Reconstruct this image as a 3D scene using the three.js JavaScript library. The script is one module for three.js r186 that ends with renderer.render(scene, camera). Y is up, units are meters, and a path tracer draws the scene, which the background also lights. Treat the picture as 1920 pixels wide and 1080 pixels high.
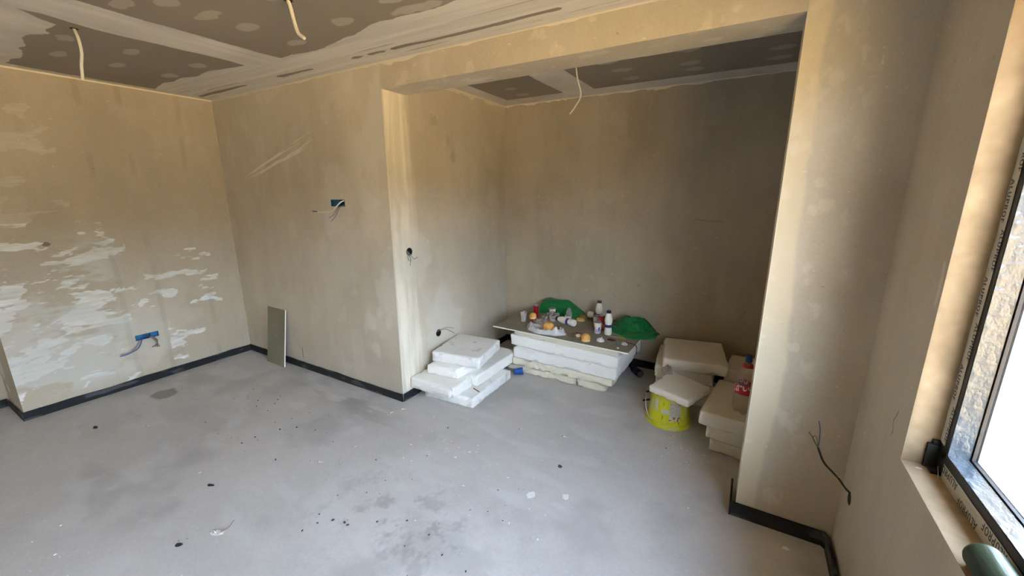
import * as THREE from 'three';
import { mergeGeometries } from 'three/addons/utils/BufferGeometryUtils.js';
import { RoundedBoxGeometry } from 'three/addons/geometries/RoundedBoxGeometry.js';

// ---------------------------------------------------------------- camera, sky, sun, exposure
const scene = new THREE.Scene();
const camera = new THREE.PerspectiveCamera(71.03, 1920 / 1080, 0.05, 500);
camera.rotation.order = 'YXZ';
camera.position.set(4.6923, 1.7154, 2.2183);
camera.rotation.set(-0.2325, 0.5263, -0.003);

const SKY_STRENGTH = 1.0, SUN_STRENGTH = 1.5, EXPOSURE = 25.5;
const sky = (() => {                                   // a pale clear sky: bluer overhead, whiter near the horizon, the same all round
  const w = 64, h = 256, d = new Float32Array(w * h * 4);
  for (let r = 0; r < h; r++) {
    const up = ((r + 0.5) / h - 0.5) * Math.PI, t = Math.pow(Math.max(0, Math.sin(up)), 0.55);
    const c = up < 0 ? [0.30, 0.24, 0.15] : [0.92 - 0.42 * t, 1.02 - 0.33 * t, 1.15 - 0.13 * t];
    for (let k = 0; k < w; k++) d.set([...c, 1], (r * w + k) * 4);
  }
  const t = new THREE.DataTexture(d, w, h, THREE.RGBAFormat, THREE.FloatType);
  t.mapping = THREE.EquirectangularReflectionMapping; t.magFilter = THREE.LinearFilter; t.needsUpdate = true;
  return t;
})();
scene.background = sky; scene.backgroundIntensity = SKY_STRENGTH; scene.environmentIntensity = SKY_STRENGTH;
const sun = new THREE.DirectionalLight(new THREE.Color(1, 0.9, 0.74), SUN_STRENGTH);
sun.name = 'sun'; sun.position.set(-8, 26, 6); sun.target.position.set(6, 0, 1); sun.castShadow = true;
Object.assign(sun.shadow.camera, { left: -30, right: 30, top: 30, bottom: -30, near: 1, far: 90 }); sun.shadow.mapSize.set(2048, 2048);
scene.add(sun, sun.target);

// ---------------------------------------------------------------- helpers
const H = 2.6, XR = 5.22, XN = 2.34, XP = 4.805, ND = 1.7, HB = 2.432;
const V = (x, y, z) => new THREE.Vector3(x, y, z);
const clamp = (x, a = 0, b = 1) => Math.min(b, Math.max(a, x));
const ss = (a, b, x) => { const t = clamp((x - a) / (b - a)); return t * t * (3 - 2 * t); };
const mix = (a, b, t) => a + (b - a) * t;
function hash(x, y, s) { let h = Math.imul(x | 0, 374761393) ^ Math.imul(y | 0, 668265263) ^ Math.imul(s | 0, 974634777); h = Math.imul(h ^ (h >>> 13), 1274126177); return ((h ^ (h >>> 16)) >>> 0) / 4294967296; }
function vn(x, y, s = 0) {
  const i = Math.floor(x), j = Math.floor(y), u = x - i, v = y - j, a = u * u * (3 - 2 * u), b = v * v * (3 - 2 * v);
  return mix(mix(hash(i, j, s), hash(i + 1, j, s), a), mix(hash(i, j + 1, s), hash(i + 1, j + 1, s), a), b);
}
function fbm(x, y, o = 4, s = 0) { let t = 0, a = 0.5, n = 0; for (let k = 0; k < o; k++) { t += a * vn(x, y, s + k * 17); n += a; a *= 0.5; x = x * 2.03 + 5.1; y = y * 2.03 + 1.7; } return t / n; }
const n3 = (x, y, z, s = 0) => (vn(x + z * 0.71, y - z * 0.53, s) + vn(y + x * 0.37, z + x * 0.61, s + 5) + vn(z - y * 0.43, x + y * 0.29, s + 9)) / 3;
let seedState = 7; const rnd = () => { seedState = (Math.imul(seedState, 1664525) + 1013904223) >>> 0; return seedState / 4294967296; };
const seed = (s) => { seedState = s * 7919 + 13; rnd(); rnd(); };

const taken = {};
function numbered(n) { const k = taken[n] = (taken[n] ?? -1) + 1; return k ? n + '_' + String(k).padStart(3, '0') : n; }
function mesh(name, geo, mat, parent = scene) {
  const m = new THREE.Mesh(Array.isArray(geo) ? mergeGeometries(geo.map((g) => (g.index ? g.toNonIndexed() : g))) : geo, mat);
  m.name = parent === scene ? numbered(name) : name; m.castShadow = m.receiveShadow = true; parent.add(m); return m;
}
function struct(name, geo, mat, parent = scene) { const m = mesh(name, geo, mat, parent); if (parent === scene) { m.name = name; m.userData.kind = 'structure'; } return m; }
function thing(name, label, category, pos = [0, 0, 0], turn = 0, group) {
  const o = new THREE.Group(); o.name = numbered(name); o.position.set(...pos); o.rotation.y = turn; o.userData = { label, category };
  if (group) o.userData.group = group; scene.add(o); return o;
}
function tag(o, label, category, group) { Object.assign(o.userData, { label, category }); if (group) o.userData.group = group; return o; }

function dataTex(w, h, f, srgb = true) {               // f(u 0..1, v 0..1) -> [r, g, b] 0..255
  const d = new Uint8Array(w * h * 4);
  for (let j = 0; j < h; j++) for (let i = 0; i < w; i++) { const c = f((i + 0.5) / w, (j + 0.5) / h), k = (j * w + i) * 4; for (let q = 0; q < 3; q++) d[k + q] = clamp(Math.round(c[q]), 0, 255); d[k + 3] = 255; }
  const t = new THREE.DataTexture(d, w, h); t.magFilter = THREE.LinearFilter; t.minFilter = THREE.LinearMipmapLinearFilter; t.generateMipmaps = true;
  t.wrapS = t.wrapT = THREE.RepeatWrapping; if (srgb) t.colorSpace = THREE.SRGBColorSpace; t.needsUpdate = true; return t;
}
function areaTex(u0, u1, v0, v1, ppm, f) {              // a texture over a patch of a wall measured in metres
  const t = dataTex(Math.round((u1 - u0) * ppm), Math.round((v1 - v0) * ppm), (u, v) => f(mix(u0, u1, u), mix(v0, v1, v)));
  t.repeat.set(1 / (u1 - u0), 1 / (v1 - v0)); t.offset.set(-u0 / (u1 - u0), -v0 / (v1 - v0)); return t;
}
const wrapN = (f, n) => (u, v) => { const a = f(u * n, v * n), b = f((u - 1) * n, v * n), c = f(u * n, (v - 1) * n), d = f((u - 1) * n, (v - 1) * n); return mix(mix(a, b, u), mix(c, d, u), v); };
function bumpTex(size, f) { return dataTex(size, size, (u, v) => { const x = f(u, v) * 255; return [x, x, x]; }, false); }
const plasterGrain = wrapN((x, y) => clamp(0.5 + (fbm(x, y, 5, 3) - 0.5) * 1.3 + (vn(x * 6, y * 6, 8) - 0.5) * 0.25), 9);
const plasterBump = bumpTex(512, plasterGrain); plasterBump.repeat.set(1.3, 1.3);
const beadBump = bumpTex(256, (u, v) => { let best = 9; const N = 40, i = Math.floor(u * N), j = Math.floor(v * N); for (let a = -1; a < 2; a++) for (let b = -1; b < 2; b++) { const p = (i + a + N) % N, q = (j + b + N) % N, dx = u * N - (i + a + hash(p, q, 1)), dy = v * N - (j + b + hash(p, q, 2)); best = Math.min(best, dx * dx + dy * dy); } return clamp(1 - best * 0.9); });
beadBump.repeat.set(5, 5);

const std = (color, roughness = 0.8, more = {}) => new THREE.MeshStandardMaterial({ color, roughness, ...more });
const phys = (o) => new THREE.MeshPhysicalMaterial(o);
function worldUV(g) {                                   // uv in metres from the dominant axis of each normal
  g = g.index ? g.toNonIndexed() : g; g.computeVertexNormals();
  const p = g.attributes.position, n = g.attributes.normal, uv = new Float32Array(p.count * 2);
  for (let i = 0; i < p.count; i++) {
    const ax = Math.abs(n.getX(i)), ay = Math.abs(n.getY(i)), az = Math.abs(n.getZ(i)), x = p.getX(i), y = p.getY(i), z = p.getZ(i);
    uv.set(ay > ax && ay > az ? [x, z] : ax > az ? [z, y] : [x, y], i * 2);
  }
  g.setAttribute('uv', new THREE.BufferAttribute(uv, 2)); return g;
}
function box(x0, x1, y0, y1, z0, z1) { const g = new THREE.BoxGeometry(x1 - x0, y1 - y0, z1 - z0); g.translate((x0 + x1) / 2, (y0 + y1) / 2, (z0 + z1) / 2); return g; }
const wbox = (...a) => worldUV(box(...a));
function slabWithHoles(axis, a0, a1, b0, b1, n0, n1, holes) {    // a wall with holes: rectangles [a0,a1,b0,b1] or circles [a,b,r]; axis x: a = z, b = y; axis z: a = x, b = y
  const f = axis === 'x' ? -1 : 1, s = new THREE.Shape([[a0, b0], [a1, b0], [a1, b1], [a0, b1]].map(([a, b]) => new THREE.Vector2(f * a, b)));
  for (const h of holes) { const p = new THREE.Path(); if (h.length === 3) p.absarc(f * h[0], h[1], h[2], 0, Math.PI * 2, true); else [[h[0], h[2]], [h[0], h[3]], [h[1], h[3]], [h[1], h[2]]].forEach(([a, b], k) => (k ? p.lineTo(f * a, b) : p.moveTo(f * a, b))); s.holes.push(p); }
  const g = new THREE.ExtrudeGeometry(s, { depth: n1 - n0, bevelEnabled: false, curveSegments: 20 });
  if (axis === 'x') g.rotateY(Math.PI / 2).translate(n0, 0, 0); else g.translate(0, 0, n0);
  return worldUV(g);
}
function smoothNormals(g) {
  g.computeVertexNormals();
  const p = g.attributes.position, n = g.attributes.normal, at = new Map(), key = (i) => `${Math.round(p.getX(i) * 2e4)},${Math.round(p.getY(i) * 2e4)},${Math.round(p.getZ(i) * 2e4)}`;
  for (let i = 0; i < p.count; i++) { const k = key(i), v = at.get(k) ?? V(0, 0, 0); v.add(V(n.getX(i), n.getY(i), n.getZ(i))); at.set(k, v); }
  for (let i = 0; i < p.count; i++) { const v = at.get(key(i)).clone().normalize(); n.setXYZ(i, v.x, v.y, v.z); }
  return g;
}
const lathe = (pts, seg = 40) => new THREE.LatheGeometry(pts.map(([r, y]) => new THREE.Vector2(Math.max(r, 0.0001), y)), seg);
const tube = (pts, r, seg = 40) => new THREE.TubeGeometry(new THREE.CatmullRomCurve3(pts.map((p) => V(...p))), seg, r, 7, false);
function cappedTube(pts, r, seg = 40) { const g = [tube(pts, r, seg)]; for (const p of [pts[0], pts[pts.length - 1]]) g.push(new THREE.SphereGeometry(r, 8, 6).translate(...p)); return mergeGeometries(g.map((x) => x.toNonIndexed())); }

// ---------------------------------------------------------------- plaster, screed and board colours (u, v in metres)
const add = (c, k) => [c[0] + k, c[1] + k * 0.97, c[2] + k * 0.9];
const blend = (c, d, t) => [mix(c[0], d[0], t), mix(c[1], d[1], t), mix(c[2], d[2], t)];
const BASE = [192, 181, 159], FILL = [216, 210, 194];
function plaster(u, v, s, film = 0.5) {
  let c = add(BASE, (fbm(u * 1.3, v * 1.1, 4, s) - 0.5) * 34 + (fbm(u * 9, v * 1.4, 3, s + 40) - 0.5) * 12 + (vn(u * 160, v * 160, s) - 0.5) * 7);
  const w = fbm(u * 2.1 + fbm(u * 3, v * 3, 2, s + 3), v * 1.7, 4, s + 60);
  c = blend(c, FILL, ss(0.48, 0.6, w) * film * 0.34);
  const q = fbm(u * 5.5 + 3, v * 4 + fbm(u * 4, v * 4, 2, s), 4, s + 90);
  c = blend(c, FILL, ss(0.62, 0.68, q) * film * 0.4);
  const speck = vn(u * 70, v * 70, s + 4); if (speck > 0.965) c = add(c, 22); if (speck < 0.02) c = add(c, -26);
  return c;
}
const halo = (u, v, cu, cv, r, s) => { const d = Math.hypot(u - cu, (v - cv) * 0.85) / r + (fbm(u * 7, v * 7, 3, s) - 0.5) * 0.9; return 1 - ss(0.62, 1.0, d); };
function leftWall(z, y) {                                // u = z
  let c = add(plaster(z, y, 11, 0.35), -6);
  c = blend(c, FILL, halo(z, y, 0.86, 0.45, 0.26, 21) * 0.5);
  c = blend(c, FILL, halo(z, y, 0.72, 0.62, 0.34, 25) * 0.35);
  const warp = fbm(z * 3, y * 3, 3, 31) * 0.8;
  const f = fbm(z * 5.6 + warp * 1.8 + y * 3.4, y * 13 + warp * 1.5, 4, 33) + (fbm(z * 17 + y * 12, y * 62, 3, 35) - 0.5) * 0.22, f2 = fbm(z * 2.2 + 7, y * 4.2 + warp, 4, 37);
  const left = ss(0.86, 1.06, z + (vn(y * 5, z, 3) - 0.5) * 0.1);
  const band = ss(0.05, 0.2, y) * (1 - ss(1.2, 1.5, y)), high = ss(1.45, 1.7, y) * (1 - ss(2.3, 2.45, y)) * ss(1.15, 1.35, z);
  const mid = ss(0.55, 0.75, y) * (1 - ss(1.05, 1.2, y)) * ss(0.2, 0.4, z) * (1 - ss(0.85, 1.0, z)), low = ss(0.12, 0.25, y) * (1 - ss(0.3, 0.5, y)) * ss(0.18, 0.3, z) * (1 - ss(0.6, 0.7, z));
  const smear = (w) => ss(0.65 - 0.17 * w, 0.70 - 0.15 * w, f);
  const m = Math.max(left * band ? smear(left * band) : 0, mid ? smear(mid * 0.42) : 0, low ? smear(low * 0.6) : 0, high ? smear(high * 0.85) * 0.3 : 0);
  c = blend(c, [238, 240, 234], m * (0.25 + 1.0 * fbm(z * 7 + y * 5, y * 52, 3, 39)));
  c = blend(c, [214, 215, 207], left * band * ss(0.42, 0.54, f2 + (fbm(z * 14, y * 40, 3, 43) - 0.5) * 0.2) * 0.6);
  for (const x of [0.98, 0.72, 0.3]) c = add(c, -9 * (1 - ss(0.0, 0.02, Math.abs(z - x - (vn(y * 2, x * 9, 5) - 0.5) * 0.05) - 0.01)) * ss(0.35, 0.5, fbm(y * 3, x, 2, 8)));
  c = blend(c, [112, 96, 80], 0.7 * (1 - ss(0.012, 0.02, Math.hypot((z - 1.33) * 0.8, y - 1.33) + (vn(z * 60, y * 60, 2) - 0.5) * 0.02)));
  return c;
}
function backWall(x, y) {
  let c = add(plaster(x, y, 51, 0.45), 7);
  c = blend(c, FILL, halo(x, y, 1.72, 1.66, 0.27, 61) * 0.45 + halo(x, y, 1.72, 1.25, 0.3, 63) * 0.25);
  c = blend(c, FILL, 0.55 * ss(0.52, 0.58, fbm(x * 3, y * 2.2, 4, 65)) * ss(1.85, 2.05, x));
  // trowel scratches running up to the right
  const dx = 1.52 - 0.33, dy = 2.165 - 1.825, L = Math.hypot(dx, dy), t = ((x - 0.33) * dx + (y - 1.825) * dy) / L / L, n = (-(x - 0.33) * dy + (y - 1.825) * dx) / L;
  const half = 0.028 + 0.03 * t, sc = fbm(t * 2.5, n * 75, 3, 71), e = ss(0, 0.25, t + (vn(n * 60, 1, 3) - 0.5) * 0.3) * (1 - ss(0.85, 1.02, t + (vn(n * 70, 3, 4) - 0.5) * 0.2));
  const gap = 1 - ss(0.012, 0.004, Math.abs(n - 0.008 + t * 0.012)) * (1 - ss(0.45, 0.6, t));
  c = blend(c, [232, 226, 210], (1 - ss(half * 0.9, half, Math.abs(n))) * e * gap * ss(0.36, 0.44, sc) * 0.8);
  c = blend(c, [120, 110, 98], 0.6 * (1 - ss(0.006, 0.009, Math.abs(x - 0.98))) * (1 - ss(0.045, 0.06, Math.abs(y - 0.16))));
  return c;
}
function nicheLeft(z, y) {
  let c = plaster(z, y, 81, 0.4);
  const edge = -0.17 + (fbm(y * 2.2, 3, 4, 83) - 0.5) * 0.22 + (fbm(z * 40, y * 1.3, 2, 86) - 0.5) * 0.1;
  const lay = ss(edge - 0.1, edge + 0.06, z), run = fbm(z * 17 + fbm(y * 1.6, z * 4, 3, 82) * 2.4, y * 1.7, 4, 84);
  c = blend(c, [238, 230, 208], lay * (0.42 + 0.5 * ss(0.34, 0.7, run)));  // front-edge filler; part of its brightness is window light put into the colour
  c = blend(c, FILL, Math.max(halo(z, y, -0.2, 1.2, 0.22, 87), halo(z, y, -0.55, 0.55, 0.3, 88)) * 0.5);
  for (const [a, b, r] of [[-0.55, 2.3, 0.05], [-0.72, 2.15, 0.045], [-0.78, 2.02, 0.05]]) c = blend(c, [156, 144, 122], 0.4 * ss(0.2, 0.8, 1 - Math.hypot(z - a, (y - b) * 0.7) / r / 1.3 + (fbm(z * 20, y * 14, 3, 89) - 0.5) * 0.9));
  return c;
}
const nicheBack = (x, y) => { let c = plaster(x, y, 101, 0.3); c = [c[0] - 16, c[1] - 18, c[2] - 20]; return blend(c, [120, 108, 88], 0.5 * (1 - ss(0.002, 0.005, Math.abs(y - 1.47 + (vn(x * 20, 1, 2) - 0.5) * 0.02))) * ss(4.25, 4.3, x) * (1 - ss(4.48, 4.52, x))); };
function pillarFace(x, y) {
  let c = plaster(x, y, 121, 0.4);
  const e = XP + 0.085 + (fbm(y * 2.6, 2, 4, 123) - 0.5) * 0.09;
  c = blend(c, [228, 214, 180], (1 - ss(e - 0.01, e + 0.015, x)) * 0.6);  // corner filler along the left edge, its cream partly painted-in light
  const q = fbm(x * 16, y * 11, 4, 127); return blend(c, [236, 226, 205], ss(0.6, 0.74, q) * (1 - ss(5.0, 5.12, x)) * 0.26);
}
function rightWall(z, y) {
  let c = plaster(z, y, 141, 0.35);
  const crack = Math.abs(z - 0.43 - (y - 0.94) * 0.2 + (vn(y * 25, 2, 3) - 0.5) * 0.03);
  c = blend(c, [110, 96, 80], 0.7 * (1 - ss(0.0015, 0.004, crack)) * ss(0.86, 0.88, y) * (1 - ss(0.96, 0.98, y)));
  return blend(c, [232, 222, 200], 0.6 * (1 - ss(0.008, 0.012, Math.abs(z - 0.52 + (vn(y * 9, 4, 6) - 0.5) * 0.02))) * ss(1.36, 1.38, y) * (1 - ss(1.5, 1.52, y)));
}
const jointCol = [208, 203, 192], boardCol = [142, 133, 118];
const spotAt = [];
for (const [x, z] of [[1.127, 1.25], [0.674, 1.183], [1.14, 0.958], [0.705, 0.9], [1.174, 0.605], [0.71, 0.596], [2.175, 1.151], [2.173, 0.983], [2.2, 0.798], [2.21, 0.522], [2.705, 0.584], [3.107, 0.51], [3.2, 0.5], [3.148, 0.64], [1.975, 1.257], [2.68, 0.95], [2.7, 1.25], [2.2, 1.6], [2.7, 1.6], [3.16, 1.0], [3.16, 1.35], [3.65, 0.65], [3.65, 1.0], [3.65, 1.4], [4.1, 0.65], [4.1, 1.0], [4.1, 1.4], [0.7, 1.9], [1.15, 1.9], [2.2, 2.0], [2.7, 2.0], [3.2, 1.9], [3.7, 1.9]]) spotAt.push([x, z, 0.036 + 0.012 * hash(x * 99, z * 99, 1), 0.075 + 0.03 * hash(x * 99, z * 99, 2)]);
function ceilingCol(x, z) {
  let c = add(boardCol, (fbm(x * 2, z * 2, 3, 151) - 0.5) * 12 + (vn(x * 180, z * 180, 5) - 0.5) * 5);
  const wob = (a, b, k) => (fbm(a * 3.5, b, 4, k) - 0.5) * 0.11, streak = (a, b, k) => (fbm(a * 1.4, b * 26, 4, k) - 0.5) * 30;
  const fill = (k) => add(jointCol, streak(x, z, k) + (fbm(x * 0.8, z * 60, 3, k + 2) - 0.5) * 16);
  const b = 0.455 + wob(x, 1, 153) + 0.05 * Math.sin(x * 2.2);
  if (z < b) c = fill(155);
  const slitW = (0.014 + 0.03 * (fbm(x * 2.3, 8, 3, 157) - 0.4)) * ss(0.46, 0.5, fbm(x * 2.4, 3, 3, 159));
  if (slitW > 0.002 && Math.abs(z - 0.143 - (fbm(x * 3, 4, 3, 158) - 0.5) * 0.03) < slitW) c = add(boardCol, -6);
  for (const [q, k2] of [[0.215, 167], [0.075, 169]]) { const wd = 0.016 * (fbm(x * 2.8, k2, 3, k2) - 0.52) * 4; if (z < b && wd > 0.001) c = blend(c, [166, 158, 142], 0.7 * (1 - ss(wd * 0.6, wd, Math.abs(z - q - (fbm(x * 2, 3, 3, k2) - 0.5) * 0.03)))); }
  c = blend(c, [150, 143, 128], 0.55 * (1 - ss(0.003, 0.008, Math.abs(z - 0.3 - (vn(x * 1.1, 2, 3) - 0.5) * 0.02))) * ss(0.4, 0.5, fbm(x * 1.5, 6, 2, 160)));
  if (z > b - 0.03 && x > 1.463 + wob(z, 5, 161) * 0.7 && x < 1.835 + wob(z, 9, 163) * 0.5) c = add(jointCol, (fbm(x * 26, z * 1.6, 4, 164) - 0.5) * 26 + (fbm(x * 5, z * 4, 3, 165) - 0.5) * 22);
  if (z < 2.3 && x < 1.39 + wob(z * 2, 7, 171) + 0.08 * Math.sin(z * 9) && z > 1.33 + wob(x * 1.5, 3, 173) - 0.03 * Math.sin(x * 5)) c = add(jointCol, (fbm(x * 4, z * 4, 4, 175) - 0.5) * 60);
  if (x < 0.1 + wob(z * 1.5, 2, 177) * 0.8) c = fill(178);
  if (z > 3.05 + wob(x, 4, 179)) c = fill(180);
  if (x > 4.1 && x < 4.45 + wob(z, 3, 182)) c = add(jointCol, (fbm(x * 26, z * 1.6, 4, 184) - 0.5) * 26);
  for (const [a, b2, rx, rz] of spotAt) { const d = Math.hypot((x - a) / rz, (z - b2) / rx) + (vn(x * 22, z * 22, 6) - 0.5) * 0.45; if (d < 1.05) c = blend(c, [176, 168, 152], (1 - ss(0.85, 1.05, d)) * 0.85); }
  return c;
}
function nicheCeil(x, z) {
  let c = add(boardCol, (fbm(x * 2, z * 2, 3, 191) - 0.5) * 10 + (vn(x * 180, z * 180, 5) - 0.5) * 5);
  const j = (a, k) => (fbm(a * 3, 2, 3, k) - 0.5) * 0.02, f = add(jointCol, (fbm(x * 6, z * 6, 4, 193) - 0.5) * 26);
  for (const [a, b, r] of [[2.752, -1.108, 0.06], [2.742, -1.354, 0.07], [3.7, -0.82, 0.08], [3.753, -1.046, 0.075], [3.755, -1.305, 0.07], [4.231, -0.82, 0.08], [4.214, -1.126, 0.075], [4.215, -1.292, 0.07], [4.765, -1.079, 0.08], [4.756, -1.307, 0.08]]) { const d = Math.hypot((x - a) / r, (z - b) / 0.05) + (vn(x * 22, z * 22, 6) - 0.5) * 0.4; if (d < 1.05) c = blend(c, [176, 168, 152], (1 - ss(0.85, 1.05, d)) * 0.75); }
  if (z > -0.815 + j(x, 195) || z < -1.475 + j(x, 196) || x < 2.495 + j(z, 197) || (x > 3.09 + j(z, 198) * 2 && x < 3.378 + j(z, 199))) c = f;
  return c;
}
const splash = []; seed(5);
for (let i = 0; i < 150; i++) { const k = rnd(); const c = k < 0.3 ? [0.5, 2.4, 0.9, 0.35] : k < 0.6 ? [3.3, 0.4, 0.5, 0.35] : k < 0.8 ? [4.5, -0.55, 0.18, 0.14] : [3, 0.8, 1.6, 1]; splash.push([c[0] + (rnd() - 0.5) * 2 * c[2], c[1] + (rnd() - 0.5) * 2 * c[3], 0.002 + rnd() * rnd() * 0.007, rnd() < 0.8]); }
const splashGrid = new Map(); for (const s of splash) { const k = Math.floor(s[0] * 5) + ',' + Math.floor(s[1] * 5); splashGrid.set(k, [...(splashGrid.get(k) ?? []), s]); }
function screed(x, z) {
  let c = [195, 191, 185]; const k = (fbm(x * 0.9, z * 0.9, 4, 201) - 0.5) * 22 + (fbm(x * 4, z * 5, 4, 203) - 0.5) * 16 + (vn(x * 130, z * 130, 4) - 0.5) * 8;
  c = [c[0] + k, c[1] + k, c[2] + k];
  const sw = fbm(x * 3 + z * 2.2, z * 7 - x * 1.5, 4, 205); c = blend(c, [212, 212, 208], ss(0.55, 0.75, sw) * 0.35);
  const st = fbm(x * 2.4, z * 3.1, 5, 207); c = blend(c, [158, 156, 151], ss(0.56, 0.78, st) * 0.4);
  const w = Math.exp(-(((x - 3.3) / 0.55) ** 2 + ((z - 0.95) / 0.3) ** 2)), dirt = fbm(x * 11, z * 9, 4, 209); c = blend(c, [120, 118, 114], w * ss(0.5, 0.8, dirt + (fbm(x * 50, z * 46, 3, 219) - 0.5) * 0.35) * 0.4);
  const w2 = Math.exp(-(((x - 1.9) / 0.6) ** 2 + ((z - 0.22 - (x - 1.9) * 0.12) / 0.12) ** 2)); c = blend(c, [140, 138, 134], w2 * ss(0.46, 0.62, fbm(x * 4, z * 16, 4, 211)) * 0.55);
  const w3 = Math.exp(-(((x - 0.42) / 0.12) ** 2 + ((z - 0.95) / 0.1) ** 2)); c = blend(c, [128, 126, 120], ss(0.42, 0.62, w3 + (fbm(x * 16, z * 16, 3, 217) - 0.5) * 0.5) * 0.7);
  const sc = vn(x * 24 + z * 90, z * 26, 213); if (sc > 0.94) c = blend(c, [216, 216, 212], ss(0.94, 0.99, sc) * 0.35 * ss(0.5, 0.6, fbm(x, z, 2, 215)));
  const g = splashGrid.get(Math.floor(x * 5) + ',' + Math.floor(z * 5)); if (g) for (const [a, b, r, light] of g) if (Math.hypot(x - a, (z - b) * (0.7 + hash(a * 1e4, 1, 1))) < r * (0.7 + 0.6 * vn(x * 300, z * 300, 3))) c = light ? [236, 235, 230] : [84, 82, 78];
  return c;
}
const wallMat = (u0, u1, v0, v1, f, ppm = 300) => std(0xffffff, 0.93, { map: areaTex(u0, u1, v0, v1, ppm, f), bumpMap: plasterBump, bumpScale: 0.0012 });

// ---------------------------------------------------------------- the setting
const M = {};
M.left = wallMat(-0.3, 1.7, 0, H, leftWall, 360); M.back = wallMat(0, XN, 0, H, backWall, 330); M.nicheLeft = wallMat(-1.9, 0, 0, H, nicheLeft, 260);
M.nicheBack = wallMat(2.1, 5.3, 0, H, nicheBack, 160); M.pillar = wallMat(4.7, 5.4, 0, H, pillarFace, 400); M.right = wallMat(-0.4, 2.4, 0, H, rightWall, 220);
M.plain = wallMat(0, 3, 0, 3, (u, v) => plaster(u, v, 161, 0.4), 110);
M.beam = wallMat(XN, XP, -0.3, 0.3, (u, v) => { const c = plaster(u, v, 171, 0.4), q = fbm(u * 9, v * 12, 4, 173); return blend(c, [226, 216, 196], ss(0.6, 0.72, q) * 0.35); }, 300);
M.ceiling = std(0xffffff, 0.92, { map: areaTex(-0.5, 5.3, 0, 2.6, 300, ceilingCol), bumpMap: plasterBump, bumpScale: 0.0006 });
M.nicheCeil = std(0xffffff, 0.92, { map: areaTex(2.1, 5.3, -1.9, -0.2, 300, nicheCeil) });
M.floor = std(0xffffff, 0.78, { map: areaTex(-0.8, 5.3, -1.8, 2.5, 260, screed), bumpMap: plasterBump, bumpScale: 0.0008 });
M.strip = std(0xffffff, 0.7, { map: areaTex(0, 2, 0, 0.25, 260, (u, v) => { const q = fbm(u * 5, v * 26, 4, 221); return blend([24, 26, 29], [112, 114, 114], ss(0.56, 0.64, q) * 0.6); }) });
M.filler = std(new THREE.Color(0xd9d0ba), 0.95);
M.ground = std(0xffffff, 0.95, { map: areaTex(0, 8, 0, 8, 60, (u, v) => { const n = wrapN((x, y) => fbm(x, y, 5, 231), 12)(u / 8, v / 8); return blend([196, 152, 88], [224, 182, 116], n); }) });
M.render = std(0xe8d9b4, 0.9);

const TVH = [1.660, 1.834, 1.607, 1.662], SOH = [0.775, 0.945, 0.411, 0.460];
struct('floor', wbox(-1.0, 5.6, -0.15, 0, -2.0, 5.8), M.floor);
struct('ceiling', wbox(-1.0, 5.6, H, H + 0.25, -0.0, 5.8), M.ceiling);
struct('ceiling_niche', wbox(2.0, 5.6, H, H + 0.25, -2.0, 0), M.nicheCeil);
struct('roof', wbox(-1.4, 5.9, H + 0.25, H + 0.4, -2.3, 6.1), std(0x8a8680, 0.9));
struct('wall_left', slabWithHoles('x', -0.2, 1.68, 0, H, -0.46, 0, [SOH]), M.left);
struct('wall_recess', wbox(-0.75, -0.46, 0, H, 1.3, 5.8), M.plain);
struct('wall_back', slabWithHoles('z', 0, XN, 0, H, -0.002, 0, [TVH]), M.back);
struct('wall_back_core', slabWithHoles('z', 0, 2.08, 0, H, -0.2, -0.002, [TVH]), M.plain);
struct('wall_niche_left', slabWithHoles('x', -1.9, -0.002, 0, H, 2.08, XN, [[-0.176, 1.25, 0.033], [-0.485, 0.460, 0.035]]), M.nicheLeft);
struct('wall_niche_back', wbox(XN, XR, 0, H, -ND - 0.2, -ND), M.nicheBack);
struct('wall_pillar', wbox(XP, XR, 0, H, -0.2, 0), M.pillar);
struct('wall_beam', wbox(XN, XP, HB, H, -0.237, 0), M.beam);
const WZ0 = 0.55, WZ1 = 2.35, WY0 = 0.846, WY1 = 2.3, DZ0 = 3.4, DZ1 = 4.4, DY0 = 0.02;
struct('wall_right', slabWithHoles('x', -1.95, 5.8, 0, H, XR, 5.52, [[WZ0, WZ1, WY0, WY1], [DZ0, DZ1, DY0, WY1], [0.137, 0.383, 0.03]]), M.right);
struct('wall_front', wbox(-0.75, XR, 0, H, 5.6, 5.8), M.plain);
struct('ground', wbox(5.52, 160, -0.6, -0.3, -90, 90), M.ground);
{ // unseen dry slope, added and shaped for the light indoors, lit by the sun
  const g = new THREE.PlaneGeometry(180, 40, 90, 20), p = g.attributes.position;
  for (let i = 0; i < p.count; i++) { const z = p.getX(i), t = (p.getY(i) + 20) / 40; p.setXYZ(i, 26 + t * 40, -0.3 + ss(0, 0.55, t) * 8.2 * (0.85 + 0.3 * fbm(z * 0.05, t * 3, 3, 241)) + (t > 0 ? (fbm(z * 0.3, t * 9, 3, 243) - 0.5) * 0.6 : 0), z); }
  struct('added_hillside', worldUV(g), new THREE.MeshStandardMaterial({ map: dataTex(256, 256, (u, v) => blend([66, 60, 32], [112, 92, 50], wrapN((x, y) => fbm(x, y, 5, 235), 14)(u, v))), roughness: 0.95, side: THREE.DoubleSide }));
}

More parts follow.
